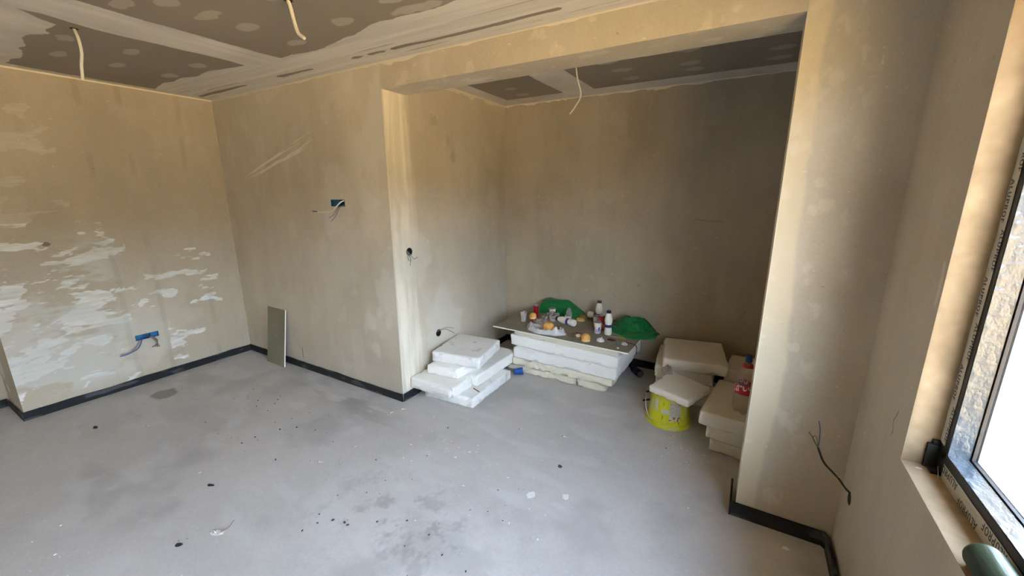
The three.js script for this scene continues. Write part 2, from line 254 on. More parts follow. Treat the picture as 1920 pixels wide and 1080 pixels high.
{ // lumpy plaster on the inner reveal of the window, browner than the walls
  const coat = std(0xffffff, 0.95, { map: areaTex(0, 2, 0, 2, 130, (u, v) => add([160, 139, 108], (fbm(u * 9, v * 9, 4, 401) - 0.5) * 30 + (fbm(u * 40, v * 40, 3, 403) - 0.5) * 24)), bumpMap: plasterBump, bumpScale: 0.004 });
  const lining = (name, len, turnIt) => { const g = new THREE.PlaneGeometry(0.079, len, 12, Math.round(len * 90)), p = g.attributes.position, uv = g.attributes.uv; for (let i = 0; i < p.count; i++) { const x = p.getX(i), y = p.getY(i), e = ss(-0.0395, -0.03, x); uv.setXY(i, x + 1, y + 1); p.setZ(i, 0.0005 + 0.0026 * fbm(x * 30, y * 26, 4, 405) * e); } turnIt(g); struct(name, smoothNormals(g), coat); };
  lining('trim_7', WY1 - WY0, (g) => g.translate(XR + 0.04, (WY0 + WY1) / 2, WZ0));
  lining('trim_8', WZ1 - WZ0, (g) => g.rotateX(-Math.PI / 2).translate(XR + 0.04, WY0, (WZ0 + WZ1) / 2));
}

// black foam edge strips left standing along the foot of the walls
function footStrip(name, pts, h = 0.068, th = 0.011, wave = 0.006) {
  const P = [], I = [], U = [], N = 60, c = new THREE.CurvePath(); for (let i = 1; i < pts.length; i++) c.add(new THREE.LineCurve3(V(pts[i - 1][0], 0, pts[i - 1][1]), V(pts[i][0], 0, pts[i][1])));
  const L = c.getLength();
  for (let i = 0; i <= N; i++) {
    const q = c.getPointAt(i / N), t = c.getTangentAt(clamp(i / N, 0.002, 0.998)), nx = -t.z, nz = t.x, s = (i / N) * L, hh = h + (fbm(s * 4, h * 50, 3, 251) - 0.5) * 0.016, lean = fbm(s * 3, 9, 3, 253) * wave * 1.6;
    for (const [o, y] of [[0, 0], [th, 0], [th + lean, hh], [lean, hh]]) { P.push(q.x + nx * o, y, q.z + nz * o); U.push(s, y); }
  }
  for (let i = 0; i < N; i++) for (let k = 0; k < 4; k++) { const a = i * 4 + k, b = i * 4 + (k + 1) % 4; I.push(a, b, a + 4, b, b + 4, a + 4); }
  I.push(0, 2, 1, 0, 3, 2, N * 4, N * 4 + 1, N * 4 + 2, N * 4, N * 4 + 2, N * 4 + 3);
  const g = new THREE.BufferGeometry(); g.setAttribute('position', new THREE.Float32BufferAttribute(P, 3)); g.setAttribute('uv', new THREE.Float32BufferAttribute(U, 2)); g.setIndex(I);
  const m = struct(name, g.toNonIndexed(), M.strip); m.geometry.computeVertexNormals(); m.material.side = THREE.DoubleSide; return m;
}
footStrip('baseboard_left', [[0.002, 1.69], [0.002, 0.0]]);
footStrip('baseboard_left_end', [[-0.44, 1.682], [0.013, 1.682]].reverse().map(([x, z]) => [x, z]).reverse(), 0.06);
footStrip('baseboard_recess', [[-0.458, 5.6], [-0.458, 1.69]]);
footStrip('baseboard_back', [[0.015, 0.002], [XN + 0.004, 0.002]].reverse().reverse());
footStrip('baseboard_niche_left', [[XN + 0.002, 0.0], [XN + 0.002, -ND]]);
footStrip('baseboard_niche_back', [[XN, -ND + 0.002], [XR, -ND + 0.002]], 0.075);
footStrip('baseboard_pillar', [[XP - 0.02, 0.004], [XR - 0.03, 0.004], [XR - 0.012, 0.03], [XR - 0.012, 0.5]], 0.082, 0.012, 0.004);
footStrip('baseboard_pillar_left', [[XP - 0.016, -0.2], [XP - 0.018, 0.016]], 0.08, 0.011, 0.003);
footStrip('baseboard_right', [[XR - 0.002, 0.5], [XR - 0.002, 3.09]].reverse(), 0.06);

// ragged filler hanging over the top of the walls
function raggedStrip(name, len, depth, place, s, amp = 1) {
  const sh = new THREE.Shape(), N = 160; sh.moveTo(0, 0);
  for (let i = 0; i <= N; i++) { const u = (i / N) * len; sh.lineTo(u, -(0.007 + depth * amp * Math.max(0, fbm(u * 7, 1, 4, s) - 0.36) * 2.2 + (vn(u * 26, 3, s) > 0.86 ? 0.012 * vn(u * 60, 1, s) : 0))); }
  sh.lineTo(len, 0); const g = new THREE.ExtrudeGeometry(sh, { depth: 0.003, bevelEnabled: false }); place(g); struct(name, worldUV(g), M.filler);
}
raggedStrip('trim_1', XR, 0.02, (g) => g.translate(0, H, 0), 261);
raggedStrip('trim_2', XR - XN, 0.018, (g) => g.translate(XN, H, -ND), 263);
raggedStrip('trim_3', 1.45, 0.035, (g) => g.rotateY(Math.PI / 2).translate(XN, H, -0.25), 265);
struct('trim_4', wbox(0, 0.004, H - 0.012, H, 0, 1.68), std(0xf0e6c4, 0.8));
// corner beads on the niche opening
struct('trim_5', [wbox(XN - 0.0015, XN + 0.0025, 0.07, HB, -0.012, 0.002)], M.filler);
struct('trim_6', [wbox(XP - 0.0025, XP + 0.002, 0.08, HB, -0.014, 0.0022)], M.filler);

// ---------------------------------------------------------------- window_1
function tapeTex() {
  const c = document.createElement('canvas'); c.width = 1024; c.height = 160; const g = c.getContext('2d');
  g.fillStyle = '#cfcdc2'; g.fillRect(0, 0, 1024, 160); g.fillStyle = '#34343a'; g.textBaseline = 'middle';
  g.font = 'bold 104px sans-serif';
  const k = 225 / g.measureText('ALUPROF').width, word = (x, y) => { g.save(); g.translate(x, y); g.scale(k, 1); g.fillText('ALUPROF', 0, 0); g.restore(); };
  for (const x of [20, 532]) { word(x, 110); word(x + 256, 30); word(x + 256 - 1024, 30); }
  g.fillStyle = '#a3a39c'; for (const x of [300, 812]) for (let q = 0; q < 22; q++) { g.fillRect(x + q * 6, 112, 3, 10); g.fillRect(x - 256 + q * 6, 22, 3, 10); }   // the row of print too fine to read
  const t = new THREE.CanvasTexture(c); t.colorSpace = THREE.SRGBColorSpace; t.wrapS = t.wrapT = THREE.RepeatWrapping; return t;
}
function makeWindow(name, WZ0, WZ1, WY0) {
  const W = new THREE.Group(); W.name = name; W.userData.kind = 'structure'; W.position.set(5.3, WY0, WZ0); scene.add(W);
  const dz = WZ1 - WZ0, dy = WY1 - WY0, dark = std(0x2d2c2c, 0.5), fw = 0.057, bev = (x0, x1, y0, y1, z0, z1) => { const g = new RoundedBoxGeometry(x1 - x0, y1 - y0, z1 - z0, 2, 0.0025); return g.translate((x0 + x1) / 2, (y0 + y1) / 2, (z0 + z1) / 2); };
  mesh('window_frame', [bev(0, 0.052, 0, fw + 0.02, 0, dz), bev(0, 0.052, dy - fw, dy, 0, dz), bev(0, 0.052, fw, dy - fw, 0, fw), bev(0, 0.052, fw, dy - fw, dz - fw, dz)].map((g) => worldUV(g)), dark, W);
  const tape = std(0xffffff, 0.42, { map: tapeTex() }), tw = 0.036;
  // tape: u runs along the member, v across; the letters' feet point at the reveal
  const strip = (len, a) => { const g = new THREE.PlaneGeometry(len, a, Math.round(len * 40), 1), p = g.attributes.position, uv = g.attributes.uv; for (let i = 0; i < p.count; i++) { uv.setXY(i, (p.getX(i) + len / 2) / 0.54, uv.getY(i)); p.setZ(i, 0.0006 + 0.0012 * vn(p.getX(i) * 30, p.getY(i) * 60, 3)); } return g; };
  const tapeMesh = (len, w, basis, pos) => { const m = mesh('protective_tape', strip(len, w), tape, W); m.material.side = THREE.DoubleSide; const e = new THREE.Matrix4().makeBasis(...basis); m.quaternion.setFromRotationMatrix(e); m.position.set(...pos); return m; };
  const out = V(-1, 0, 0);                                                          // faces the room
  tapeMesh(dy - 0.1, tw, [V(0, -1, 0), V(0, 0, 1), out], [-0.0005, 0.098 + (dy - 0.1) / 2, tw / 2 + 0.001]);           // reads downwards
  tapeMesh(dz - 0.07, 0.05, [V(0, 0, -1), V(0, -1, 0), out], [-0.0005, 0.0265, 0.062 + (dz - 0.07) / 2]);                 // upside down
  tapeMesh(dz, tw, [V(0, 0, 1), V(0, 1, 0), out], [-0.0005, dy - tw / 2 - 0.001, dz / 2]);
  tapeMesh(dy - 0.05, tw, [V(0, 1, 0), V(0, 0, -1), out], [-0.0005, dy / 2, dz - tw / 2 - 0.001]);
  const flap = mesh('tape_end', new THREE.PlaneGeometry(0.03, 0.045, 6, 4), tape, W); { const p = flap.geometry.attributes.position, uv = flap.geometry.attributes.uv; for (let i = 0; i < p.count; i++) { p.setZ(i, 0.004 * Math.sin(p.getX(i) * 120) + 0.004); uv.setXY(i, 0.3 + uv.getX(i) * 0.06, uv.getY(i)); } } flap.position.set(-0.004, 0.012, 0.058); flap.rotation.set(0, -Math.PI / 2, 0); flap.rotateZ(0.5);
  const filmBump = bumpTex(256, wrapN((x, y) => clamp(0.5 + (Math.abs(fbm(x, y * 0.7, 4, 271) - 0.5) - 0.12) * 3), 5)); filmBump.repeat.set(7, 7);
  const film = phys({ color: 0x454d52, roughness: 0.2, clearcoat: 0.5, clearcoatRoughness: 0.1, bumpMap: filmBump, bumpScale: 0.003 });
  mesh('protective_film', [wbox(0.002, 0.049, fw + 0.02, fw + 0.022, fw, dz - fw), wbox(0.002, 0.049, fw + 0.02, dy - fw, fw, fw + 0.002), wbox(0.002, 0.049, fw + 0.02, dy - fw, dz - fw - 0.002, dz - fw)], film, W);
  const ring = (a, x0, x1) => [wbox(x0, x1, 0.02, a + 0.02, 0, dz), wbox(x0, x1, dy - a, dy, 0, dz), wbox(x0, x1, a + 0.02, dy - a, 0, a), wbox(x0, x1, a + 0.02, dy - a, dz - a, dz)];
  mesh('gasket', ring(fw + 0.006, 0.052, 0.06), std(0x3a3632, 0.6), W);
  mesh('outer_frame', ring(fw + 0.004, 0.066, 0.09), std(0xb9bdbf, 0.45), W);
  mesh('outer_reveal', [wbox(0.0665, 0.1, 0, dy, 0, 0.006), wbox(0.0665, 0.1, 0, dy, dz - 0.006, dz)], std(new THREE.Color(0.62, 0.4, 0.05), 0.9), W);
  const glass = phys({ color: 0xffffff, roughness: 0, transmission: 1, thickness: 0, ior: 1.5 });
  mesh('glass', wbox(0.0605, 0.0655, 0.03, dy - 0.01, 0.01, dz - 0.01), glass, W);
  mesh('corner_clip', [bev(-0.03, 0.004, 0.0, 0.085, 0.0, 0.014), bev(-0.02, 0.0, 0.085, 0.1, 0.001, 0.012), bev(-0.022, 0.002, 0.0, 0.012, 0.014, 0.05)].map((g) => worldUV(g)), std(0x1d1c1b, 0.55), W);
  const sliver = mesh('filler_crumb', new THREE.IcosahedronGeometry(0.006, 1).scale(1.6, 0.4, 0.7), M.filler, W); sliver.position.set(-0.045, 0.002, 0.035);
}
makeWindow('window_1', WZ0, WZ1, WY0); makeWindow('window_2', DZ0, DZ1, DY0);

// ---------------------------------------------------------------- sockets, wire boxes and cables in the walls
const blueBox = std(0x0b5f96, 0.5), wireGrey = std(0x8d8f90, 0.6), wireWhite = std(0xe6e2d6, 0.55), wireBlue = std(0x4763a8, 0.5), wireBrown = std(0x6b5444, 0.6), wireYG = std(0x7f8a35, 0.6), wireBlack = std(0x242424, 0.6);
const thin = (pts, r) => cappedTube(pts, r, 30);
{ // double box low in the left wall; local x = world z
  const o = thing('socket_box', 'blue double socket box with loose wires low in the white-smeared left wall', 'socket box', [0, 0.411, 0.775]);
  const d = 0.05, w = 0.17, h = 0.049, t = 0.003;
  mesh('box_shell', [box(-d, -d + t, 0, h, 0, w), box(-d, 0.002, 0, t, 0, w), box(-d, 0.002, h - t, h, 0, w), box(-d, 0.002, 0, h, 0, t), box(-d, 0.002, 0, h, w - t, w)], blueBox, o);
  const cupBlue = std(0x1173a8, 0.5); mesh('inner_cup', box(-d + t, -0.012, 0.004, h - 0.004, 0.006, 0.055), cupBlue, o); mesh('inner_cup', box(-d + t, -0.014, 0.004, h - 0.004, 0.112, 0.164), cupBlue, o);
  mesh('wire', thin([[-0.03, 0.02, 0.12], [0.02, 0.0, 0.135], [0.035, -0.06, 0.175], [0.035, -0.09, 0.25], [0.03, -0.095, 0.30]], 0.0045), wireBlue, o);
  mesh('wire', thin([[-0.03, 0.022, 0.128], [0.018, 0.008, 0.15], [0.03, -0.05, 0.19], [0.03, -0.084, 0.25], [0.025, -0.082, 0.295]], 0.0035), wireGrey, o);
  for (let k = 0; k < 4; k++) mesh('wire', thin([[-0.03, 0.02, 0.085 - k * 0.004], [0.02, 0.012, 0.07 - k * 0.006], [0.035, -0.03, 0.045 - k * 0.005], [0.03 + k * 0.004, -0.065, 0.03 + k * 0.006], [0.03, -0.095 + k * 0.004, 0.02 + k * 0.018]], 0.0032), k % 2 ? wireBrown : wireGrey, o);
}
{ // double box higher in the back wall
  const o = thing('socket_box', 'dark teal double socket box with a white cable sticking out of back wall', 'socket box', [1.66, 1.607, 0]);
  const d = 0.05, w = 0.174, h = 0.055, t = 0.003, teal = std(0x0d5670, 0.5);
  mesh('box_shell', [box(0, w, 0, h, -d, -d + t), box(0, w, 0, t, -d, 0.001), box(0, w, h - t, h, -d, 0.001), box(0, t, 0, h, -d, 0.001), box(w - t, w, 0, h, -d, 0.001)], teal, o);
  mesh('inner_cup', box(0.006, 0.085, 0.004, h - 0.004, -d + t, -0.02), std(0x0d6486, 0.5), o);
  mesh('white_cable', thin([[0.155, 0.048, -0.03], [0.15, 0.04, 0.012], [0.12, 0.003, 0.04], [0.06, -0.035, 0.04], [-0.03, -0.046, 0.04], [-0.13, -0.045, 0.04]], 0.0055), wireWhite, o);
  mesh('cable_tip', thin([[-0.13, -0.045, 0.04], [-0.2, -0.044, 0.04]], 0.0048), wireBlue, o);
  mesh('wire', thin([[0.13, 0.012, -0.03], [0.12, -0.008, 0.02], [0.07, -0.06, 0.03], [-0.005, -0.095, 0.03]], 0.003), wireGrey, o);
  mesh('wire', thin([[0.135, 0.014, -0.03], [0.132, -0.008, 0.02], [0.09, -0.07, 0.03], [0.02, -0.12, 0.03]], 0.003), wireGrey, o);
}
function roundBox(z, y, label, wires) {
  const o = thing('wire_box', label, 'wire box', [XN, y, z]), R = 0.033;
  mesh('cup', lathe([[0.0001, -0.05], [R - 0.002, -0.05], [R - 0.001, 0.001], [R - 0.004, 0.001], [R - 0.005, -0.045], [0.0001, -0.045]], 28).rotateZ(-Math.PI / 2), std(0x17191a, 0.6), o);
  for (const [p, m] of wires) mesh('wire', thin(p, 0.0028), m, o);
}
roundBox(-0.176, 1.25, 'upper round wire hole in the bright niche side wall near its corner', [[[[-0.03, 0.0, 0.0], [0.02, 0.0, 0.04], [0.03, -0.06, 0.045], [0.03, -0.066, 0.018], [0.03, -0.02, 0.035], [-0.02, 0.01, 0.01]], wireGrey], [[[-0.03, 0, 0], [0.025, -0.02, 0.03], [0.03, -0.06, 0.02], [0.03, -0.105, 0.032]], wireGrey], [[[-0.03, 0.005, 0], [0.02, -0.01, 0.02], [0.03, -0.06, -0.02], [0.03, -0.05, -0.06]], wireGrey]]);
roundBox(-0.485, 0.46, 'lower round wire hole in niche wall above the left foam pile', [[[[-0.03, 0.01, 0.0], [0.03, 0.038, 0.02], [0.04, 0.042, -0.03], [0.04, 0.032, -0.1], [0.04, 0.0, -0.17]], wireGrey], [[[-0.03, 0.0, 0], [0.03, 0.034, 0.015], [0.045, 0.03, -0.05], [0.04, -0.01, -0.12], [0.04, -0.05, -0.18]], wireGrey]]);
{
  const o = thing('wire_box', 'wall hole under the window with a dark cable splaying into thin wires', 'wire box', [XR, 0.383, 0.137]), R = 0.03;
  mesh('cup', lathe([[0.0001, -0.05], [R - 0.001, -0.05], [R - 0.001, 0.0], [R - 0.003, 0.0], [R - 0.004, -0.045], [0.0001, -0.045]], 28).rotateZ(Math.PI / 2), std(0x4e5654, 0.6), o);
  const rel = (x, y, z) => [x - XR, y - 0.383, z - 0.137];
  mesh('cable', thin([rel(5.25, 0.395, 0.14), rel(5.212, 0.412, 0.13), rel(5.19, 0.42, 0.07), rel(5.15, 0.482, 0.13), rel(5.1, 0.548, 0.17), rel(5.072, 0.61, 0.175)], 0.0045), std(0x2f342c, 0.6), o);
  mesh('wire', thin([rel(5.072, 0.61, 0.175), rel(5.08, 0.638, 0.12), rel(5.083, 0.66, 0.08), rel(5.078, 0.682, 0.06)], 0.0022), wireBlue, o);
  mesh('wire', thin([rel(5.072, 0.61, 0.175), rel(5.055, 0.64, 0.19), rel(5.04, 0.672, 0.21), rel(5.02, 0.705, 0.235)], 0.0024), wireBrown, o);
  mesh('wire', thin([rel(5.072, 0.61, 0.175), rel(5.062, 0.65, 0.18), rel(5.053, 0.672, 0.19), rel(5.042, 0.672, 0.205)], 0.002), wireYG, o);
}
function ceilingCable(pts, r, label) { const o = thing('hanging_cable', label, 'cable', pts[0]); const b = pts[0]; mesh('cable_sheath', cappedTube(pts.map((p) => p.map((q, k) => q - b[k])), r, 40), wireWhite, o); mesh('drill_hole', lathe([[0.0001, 0.0], [r * 2.6, 0.0], [r * 2.4, -0.0015], [0.0001, -0.0015]], 18), std(0x2a2622, 0.9), o); return o; }
ceilingCable([[1.358, 2.6, 1.272], [1.39, 2.539, 1.272], [1.391, 2.477, 1.272], [1.345, 2.416, 1.272], [1.318, 2.35, 1.272]], 0.0072, 'short pale cable hanging from the ceiling near the left wall');
ceilingCable([[2.695, 2.6, 0.875], [2.703, 2.57, 0.871], [2.715, 2.52, 0.871], [2.74, 2.455, 0.871], [2.778, 2.428, 0.871]], 0.0085, 'thick pale cable end curling down from the ceiling at the top edge');
ceilingCable([[3.481, 2.6, -0.8], [3.497, 2.516, -0.8], [3.525, 2.405, -0.8], [3.491, 2.341, -0.8], [3.445, 2.286, -0.8]], 0.0055, 'thin white cable hanging from the dark ceiling of the niche');

// ---------------------------------------------------------------- foam slabs
const epsTex = (base, dirt, s) => dataTex(512, 512, (u, v) => { const f = wrapN((x, y) => fbm(x, y, 5, s), 6)(u, v), g = wrapN((x, y) => fbm(x, y * 0.8, 3, s + 7), 9)(u, v); let c = add(base, (f - 0.5) * 16); c = blend(c, [168, 162, 148], ss(0.70 - dirt, 0.82 - dirt, g) * 0.4); return c; });
const eps = (base, dirt, s) => { const t = epsTex(base, dirt, s); return std(0xffffff, 0.85, { map: t, bumpMap: beadBump, bumpScale: 0.0011 }); };
const EPS = { white: eps([245, 243, 234], -0.03, 301), marked: eps([238, 237, 231], 0.045, 311), cream: eps([236, 228, 204], 0.04, 321), grey: eps([226, 218, 200], 0.0, 331) };
function slabGeo(q, y0, y1, s, rough, round) {          // q: front-left, front-right, back-right, back-left in (x, z), relative
  const len = (a, b) => Math.hypot(a[0] - b[0], a[1] - b[1]), w = (len(q[0], q[1]) + len(q[3], q[2])) / 2, d = (len(q[0], q[3]) + len(q[1], q[2])) / 2, h = y1 - y0;
  const g = new THREE.BoxGeometry(w, h, d, Math.max(8, Math.round(w * 70)), Math.max(4, Math.round(h * 80)), Math.max(8, Math.round(d * 60))), p = g.attributes.position, n = g.attributes.normal, uv = g.attributes.uv, r = Math.min(round, h * 0.45);
  for (let i = 0; i < p.count; i++) {
    let x = p.getX(i), y = p.getY(i), z = p.getZ(i);
    const nx = Math.abs(n.getX(i)), ny = Math.abs(n.getY(i)); uv.setXY(i, (ny > 0.5 ? x : nx > 0.5 ? z : x) * 1.4 + s * 0.37, (ny > 0.5 ? z : y) * 1.4 + s * 0.23);
    const cx = clamp(x, -w / 2 + r, w / 2 - r), cy = clamp(y, -h / 2 + r, h / 2 - r), cz = clamp(z, -d / 2 + r, d / 2 - r), dx = x - cx, dy = y - cy, dz = z - cz, L = Math.hypot(dx, dy, dz) || 1;
    const edge = (Math.abs(dx) > 1e-5) + (Math.abs(dy) > 1e-5) + (Math.abs(dz) > 1e-5), side = Math.abs(dx) > 1e-5 || Math.abs(dz) > 1e-5;
    const lump = (n3(x * 14, y * 22, z * 14, s) - 0.5) * 0.006 * rough, chip = edge > 1 ? Math.max(0, n3(x * 26, y * 26, z * 26, s + 3) - 0.52) * 0.09 * rough : 0, fray = side ? (n3(x * 60, y * 60, z * 60, s + 5) - 0.5) * 0.006 * rough : 0;
    const k = r - chip + (side ? lump * 1.6 + fray - 0.001 * rough : Math.min(0, lump * 0.4));
    x = cx + (dx / L) * k; y = cy + (dy / L) * Math.min(r, r - chip * 0.6); z = cz + (dz / L) * k;
    const a = x / w + 0.5, b = 0.5 - z / d, A = [mix(q[0][0], q[1][0], a), mix(q[0][1], q[1][1], a)], B = [mix(q[3][0], q[2][0], a), mix(q[3][1], q[2][1], a)];
    p.setXYZ(i, mix(A[0], B[0], b), y + (y0 + y1) / 2, mix(A[1], B[1], b));
  }
  return smoothNormals(g);
}
function slab(label, quad, y0, y1, mat, s, group, rough = 1, round = 0.012, category = 'foam slab') {
  const c = [quad.reduce((a, p) => a + p[0], 0) / 4, quad.reduce((a, p) => a + p[1], 0) / 4];
  const m = mesh('foam_slab', slabGeo(quad.map(([x, z]) => [x - c[0], z - c[1]]), 0, y1 - y0 - 0.0006, s, rough, round), mat); m.position.set(c[0], y0, c[1]); return tag(m, label, category, group);
}
const rect = (x0, x1, zf, zb, turn = 0) => { const cx = (x0 + x1) / 2, cz = (zf + zb) / 2, c = Math.cos(turn), n = Math.sin(turn); return [[x0, zf], [x1, zf], [x1, zb], [x0, zb]].map(([x, z]) => [cx + (x - cx) * c + (z - cz) * n, cz - (x - cx) * n + (z - cz) * c]); };
const G1 = 'foam slabs in the pile beside the niche wall', G2 = 'foam slabs under the plasterboard table', G3 = 'foam slabs in the dark corner behind the pillar';
slab('white foam slab on the floor at the bottom of the left pile, red mark on top', [[2.435, -0.15], [2.925, -0.185], [2.915, -0.82], [2.42, -0.80]], 0, 0.088, EPS.marked, 1, G1, 1.5, 0.014);
slab('wide white foam slab jutting out at the front of the left pile', [[2.347, -0.082], [2.797, -0.09], [2.79, -0.378], [2.347, -0.378]], 0.088, 0.19, EPS.white, 2, G1, 1.1, 0.016);
slab('white foam slab at the back of the left pile towards the table', [[2.38, -0.384], [2.835, -0.384], [2.855, -1.07], [2.38, -1.06]], 0.088, 0.19, EPS.white, 3, G1, 0.8);
slab('small white foam block under the top slab of the left pile', [[2.425, -0.205], [2.73, -0.235], [2.78, -0.56], [2.47, -0.53]], 0.19, 0.28, EPS.white, 4, G1, 1.2, 0.016);
slab('square foam slab with dark scuffs, topmost of the left pile', [[2.432, -0.268], [2.898, -0.335], [2.806, -0.81], [2.352, -0.77]], 0.28, 0.375, EPS.marked, 5, G1, 0.8, 0.016);
{ const m = mesh('red_mark', wbox(-0.045, 0.045, 0, 0.0012, -0.005, 0.005), std(0x7a2a28, 0.7)); m.position.set(2.86, 0.0885, -0.33); m.rotation.y = -0.35; tag(m, 'thin dark red splinter lying on the lowest slab of left pile', 'splinter'); }
slab('long crumbling cream foam slab on the floor under the plasterboard table', rect(2.76, 3.5, -0.985, -1.5), 0, 0.078, EPS.cream, 6, G2, 4, 0.012);
slab('short crumbling foam block on the floor at the right front of the table', rect(3.506, 3.775, -0.982, -1.45), 0, 0.078, EPS.cream, 7, G2, 3.5, 0.012);
slab('crumbling yellowed foam slab, second from the floor under the table', rect(2.83, 3.84, -0.955, -1.5, 0.01), 0.078, 0.158, EPS.cream, 8, G2, 4.5, 0.012);
slab('smooth white foam slab in the middle of the table stack', rect(2.865, 3.885, -0.94, -1.5, -0.02), 0.158, 0.265, EPS.white, 9, G2, 1.1, 0.012);
slab('white foam slab jutting out to the left in the table stack', [[2.80, -1.0], [3.882, -0.925], [3.95, -1.46], [2.83, -1.55]], 0.265, 0.375, EPS.white, 10, G2, 1.2, 0.014);
slab('thin cream foam slab directly under the grey plasterboard', rect(2.865, 3.90, -0.95, -1.5, -0.05), 0.375, 0.447, EPS.cream, 11, G2, 1.0, 0.012);
slab('lowest foam slab behind the yellow bucket', rect(4.14, 4.585, -1.12, -1.62, 0.06), 0, 0.11, EPS.grey, 12, G3, 1);
slab('middle foam slab of the pile behind the yellow bucket', rect(4.145, 4.59, -1.09, -1.6, 0.08), 0.11, 0.222, EPS.grey, 13, G3, 1);
slab('foam slab showing its left edge just below the square top slab behind bucket', rect(4.13, 4.57, -1.06, -1.58, 0.1), 0.222, 0.335, EPS.grey, 14, G3, 1.4);
slab('square foam slab on top of the pile behind the yellow bucket', [[4.225, -0.985], [4.692, -1.055], [4.612, -1.59], [4.142, -1.5]], 0.335, 0.425, EPS.grey, 15, G3, 0.8, 0.014);
slab('lowest foam slab of the stack beside the pillar', [[4.63, -0.55], [5.12, -0.49], [5.19, -1.08], [4.70, -1.14]], 0, 0.095, EPS.grey, 17, G3, 1, 0.01);
slab('middle foam slab of the stack beside the pillar', [[4.60, -0.54], [5.10, -0.475], [5.17, -1.07], [4.67, -1.13]], 0.095, 0.19, EPS.grey, 18, G3, 0.7, 0.009);
slab('foam slab under the clear bottle, topmost large one beside pillar', [[4.548, -0.525], [5.05, -0.46], [5.14, -1.06], [4.632, -1.125]], 0.19, 0.29, EPS.grey, 19, G3, 0.5, 0.009);
slab('narrow foam block at the back of the stack behind the bottle', [[4.66, -1.142], [5.0, -1.142], [5.0, -1.5], [4.695, -1.5]], 0, 0.37, EPS.grey, 20, G3, 0.5, 0.009);
const lid = slab('thin broken foam piece laid over the yellow bucket', [[4.188, -0.655], [4.475, -0.545], [4.59, -0.85], [4.29, -1.02]], 0.2715, 0.325, EPS.grey, 16, G3, 1.3, 0.012);

// ---------------------------------------------------------------- plasterboard table and offcut
const cardGrey = std(0xffffff, 0.85, { map: dataTex(512, 512, (u, v) => { const n = wrapN((x, y) => fbm(x, y, 4, 341), 7)(u, v), k = wrapN((x, y) => fbm(x * 2, y * 5, 3, 345), 5)(u, v); return blend(add([134, 128, 106], (n - 0.5) * 20), [158, 152, 136], ss(0.6, 0.75, k) * 0.3); }) }), gypsum = std(0xf3eee0, 0.9);
function board(name, label, w, t, d) {
  const o = thing(name, label, 'plasterboard');
  mesh('card_face', worldUV(box(-w / 2, w / 2, t - 0.001, t, -d / 2, d / 2)), cardGrey, o); mesh('card_face', worldUV(box(-w / 2, w / 2, 0, 0.001, -d / 2, d / 2)), cardGrey, o);
  mesh('gypsum_core', worldUV(box(-w / 2 - 0.0005, w / 2 + 0.0005, 0.001, t - 0.001, -d / 2 - 0.0005, d / 2 + 0.0005)), gypsum, o); return o;
}
{ const b = board('plasterboard_table', 'grey plasterboard sheet laid on stacked foam as a littered table top', 1.315, 0.0125, 0.785); b.position.set(3.333, 0.4475, -1.279); b.rotation.y = -0.034; }
{ // leaning offcut: base on the floor 8 cm off the wall, top against it
  const b = board('plasterboard_offcut', 'grey plasterboard offcut leaning upright against the back wall', 0.30, 0.0125, 0.585);
  const up = V(0.004, 0.575, -0.083).normalize(), x = V(1, 0, 0).addScaledVector(up, -up.x).normalize(), n = V(0, 0, 0).crossVectors(x, up).normalize();   // local y = outward n, local -z = up
  b.quaternion.setFromRotationMatrix(new THREE.Matrix4().makeBasis(x, n, up.clone().negate())); b.position.copy(V(0.645, 0.0, 0.088)).addScaledVector(up, 0.2925);
  // lift so that the lower edge meets the floor
  b.position.y += 0.002;
}

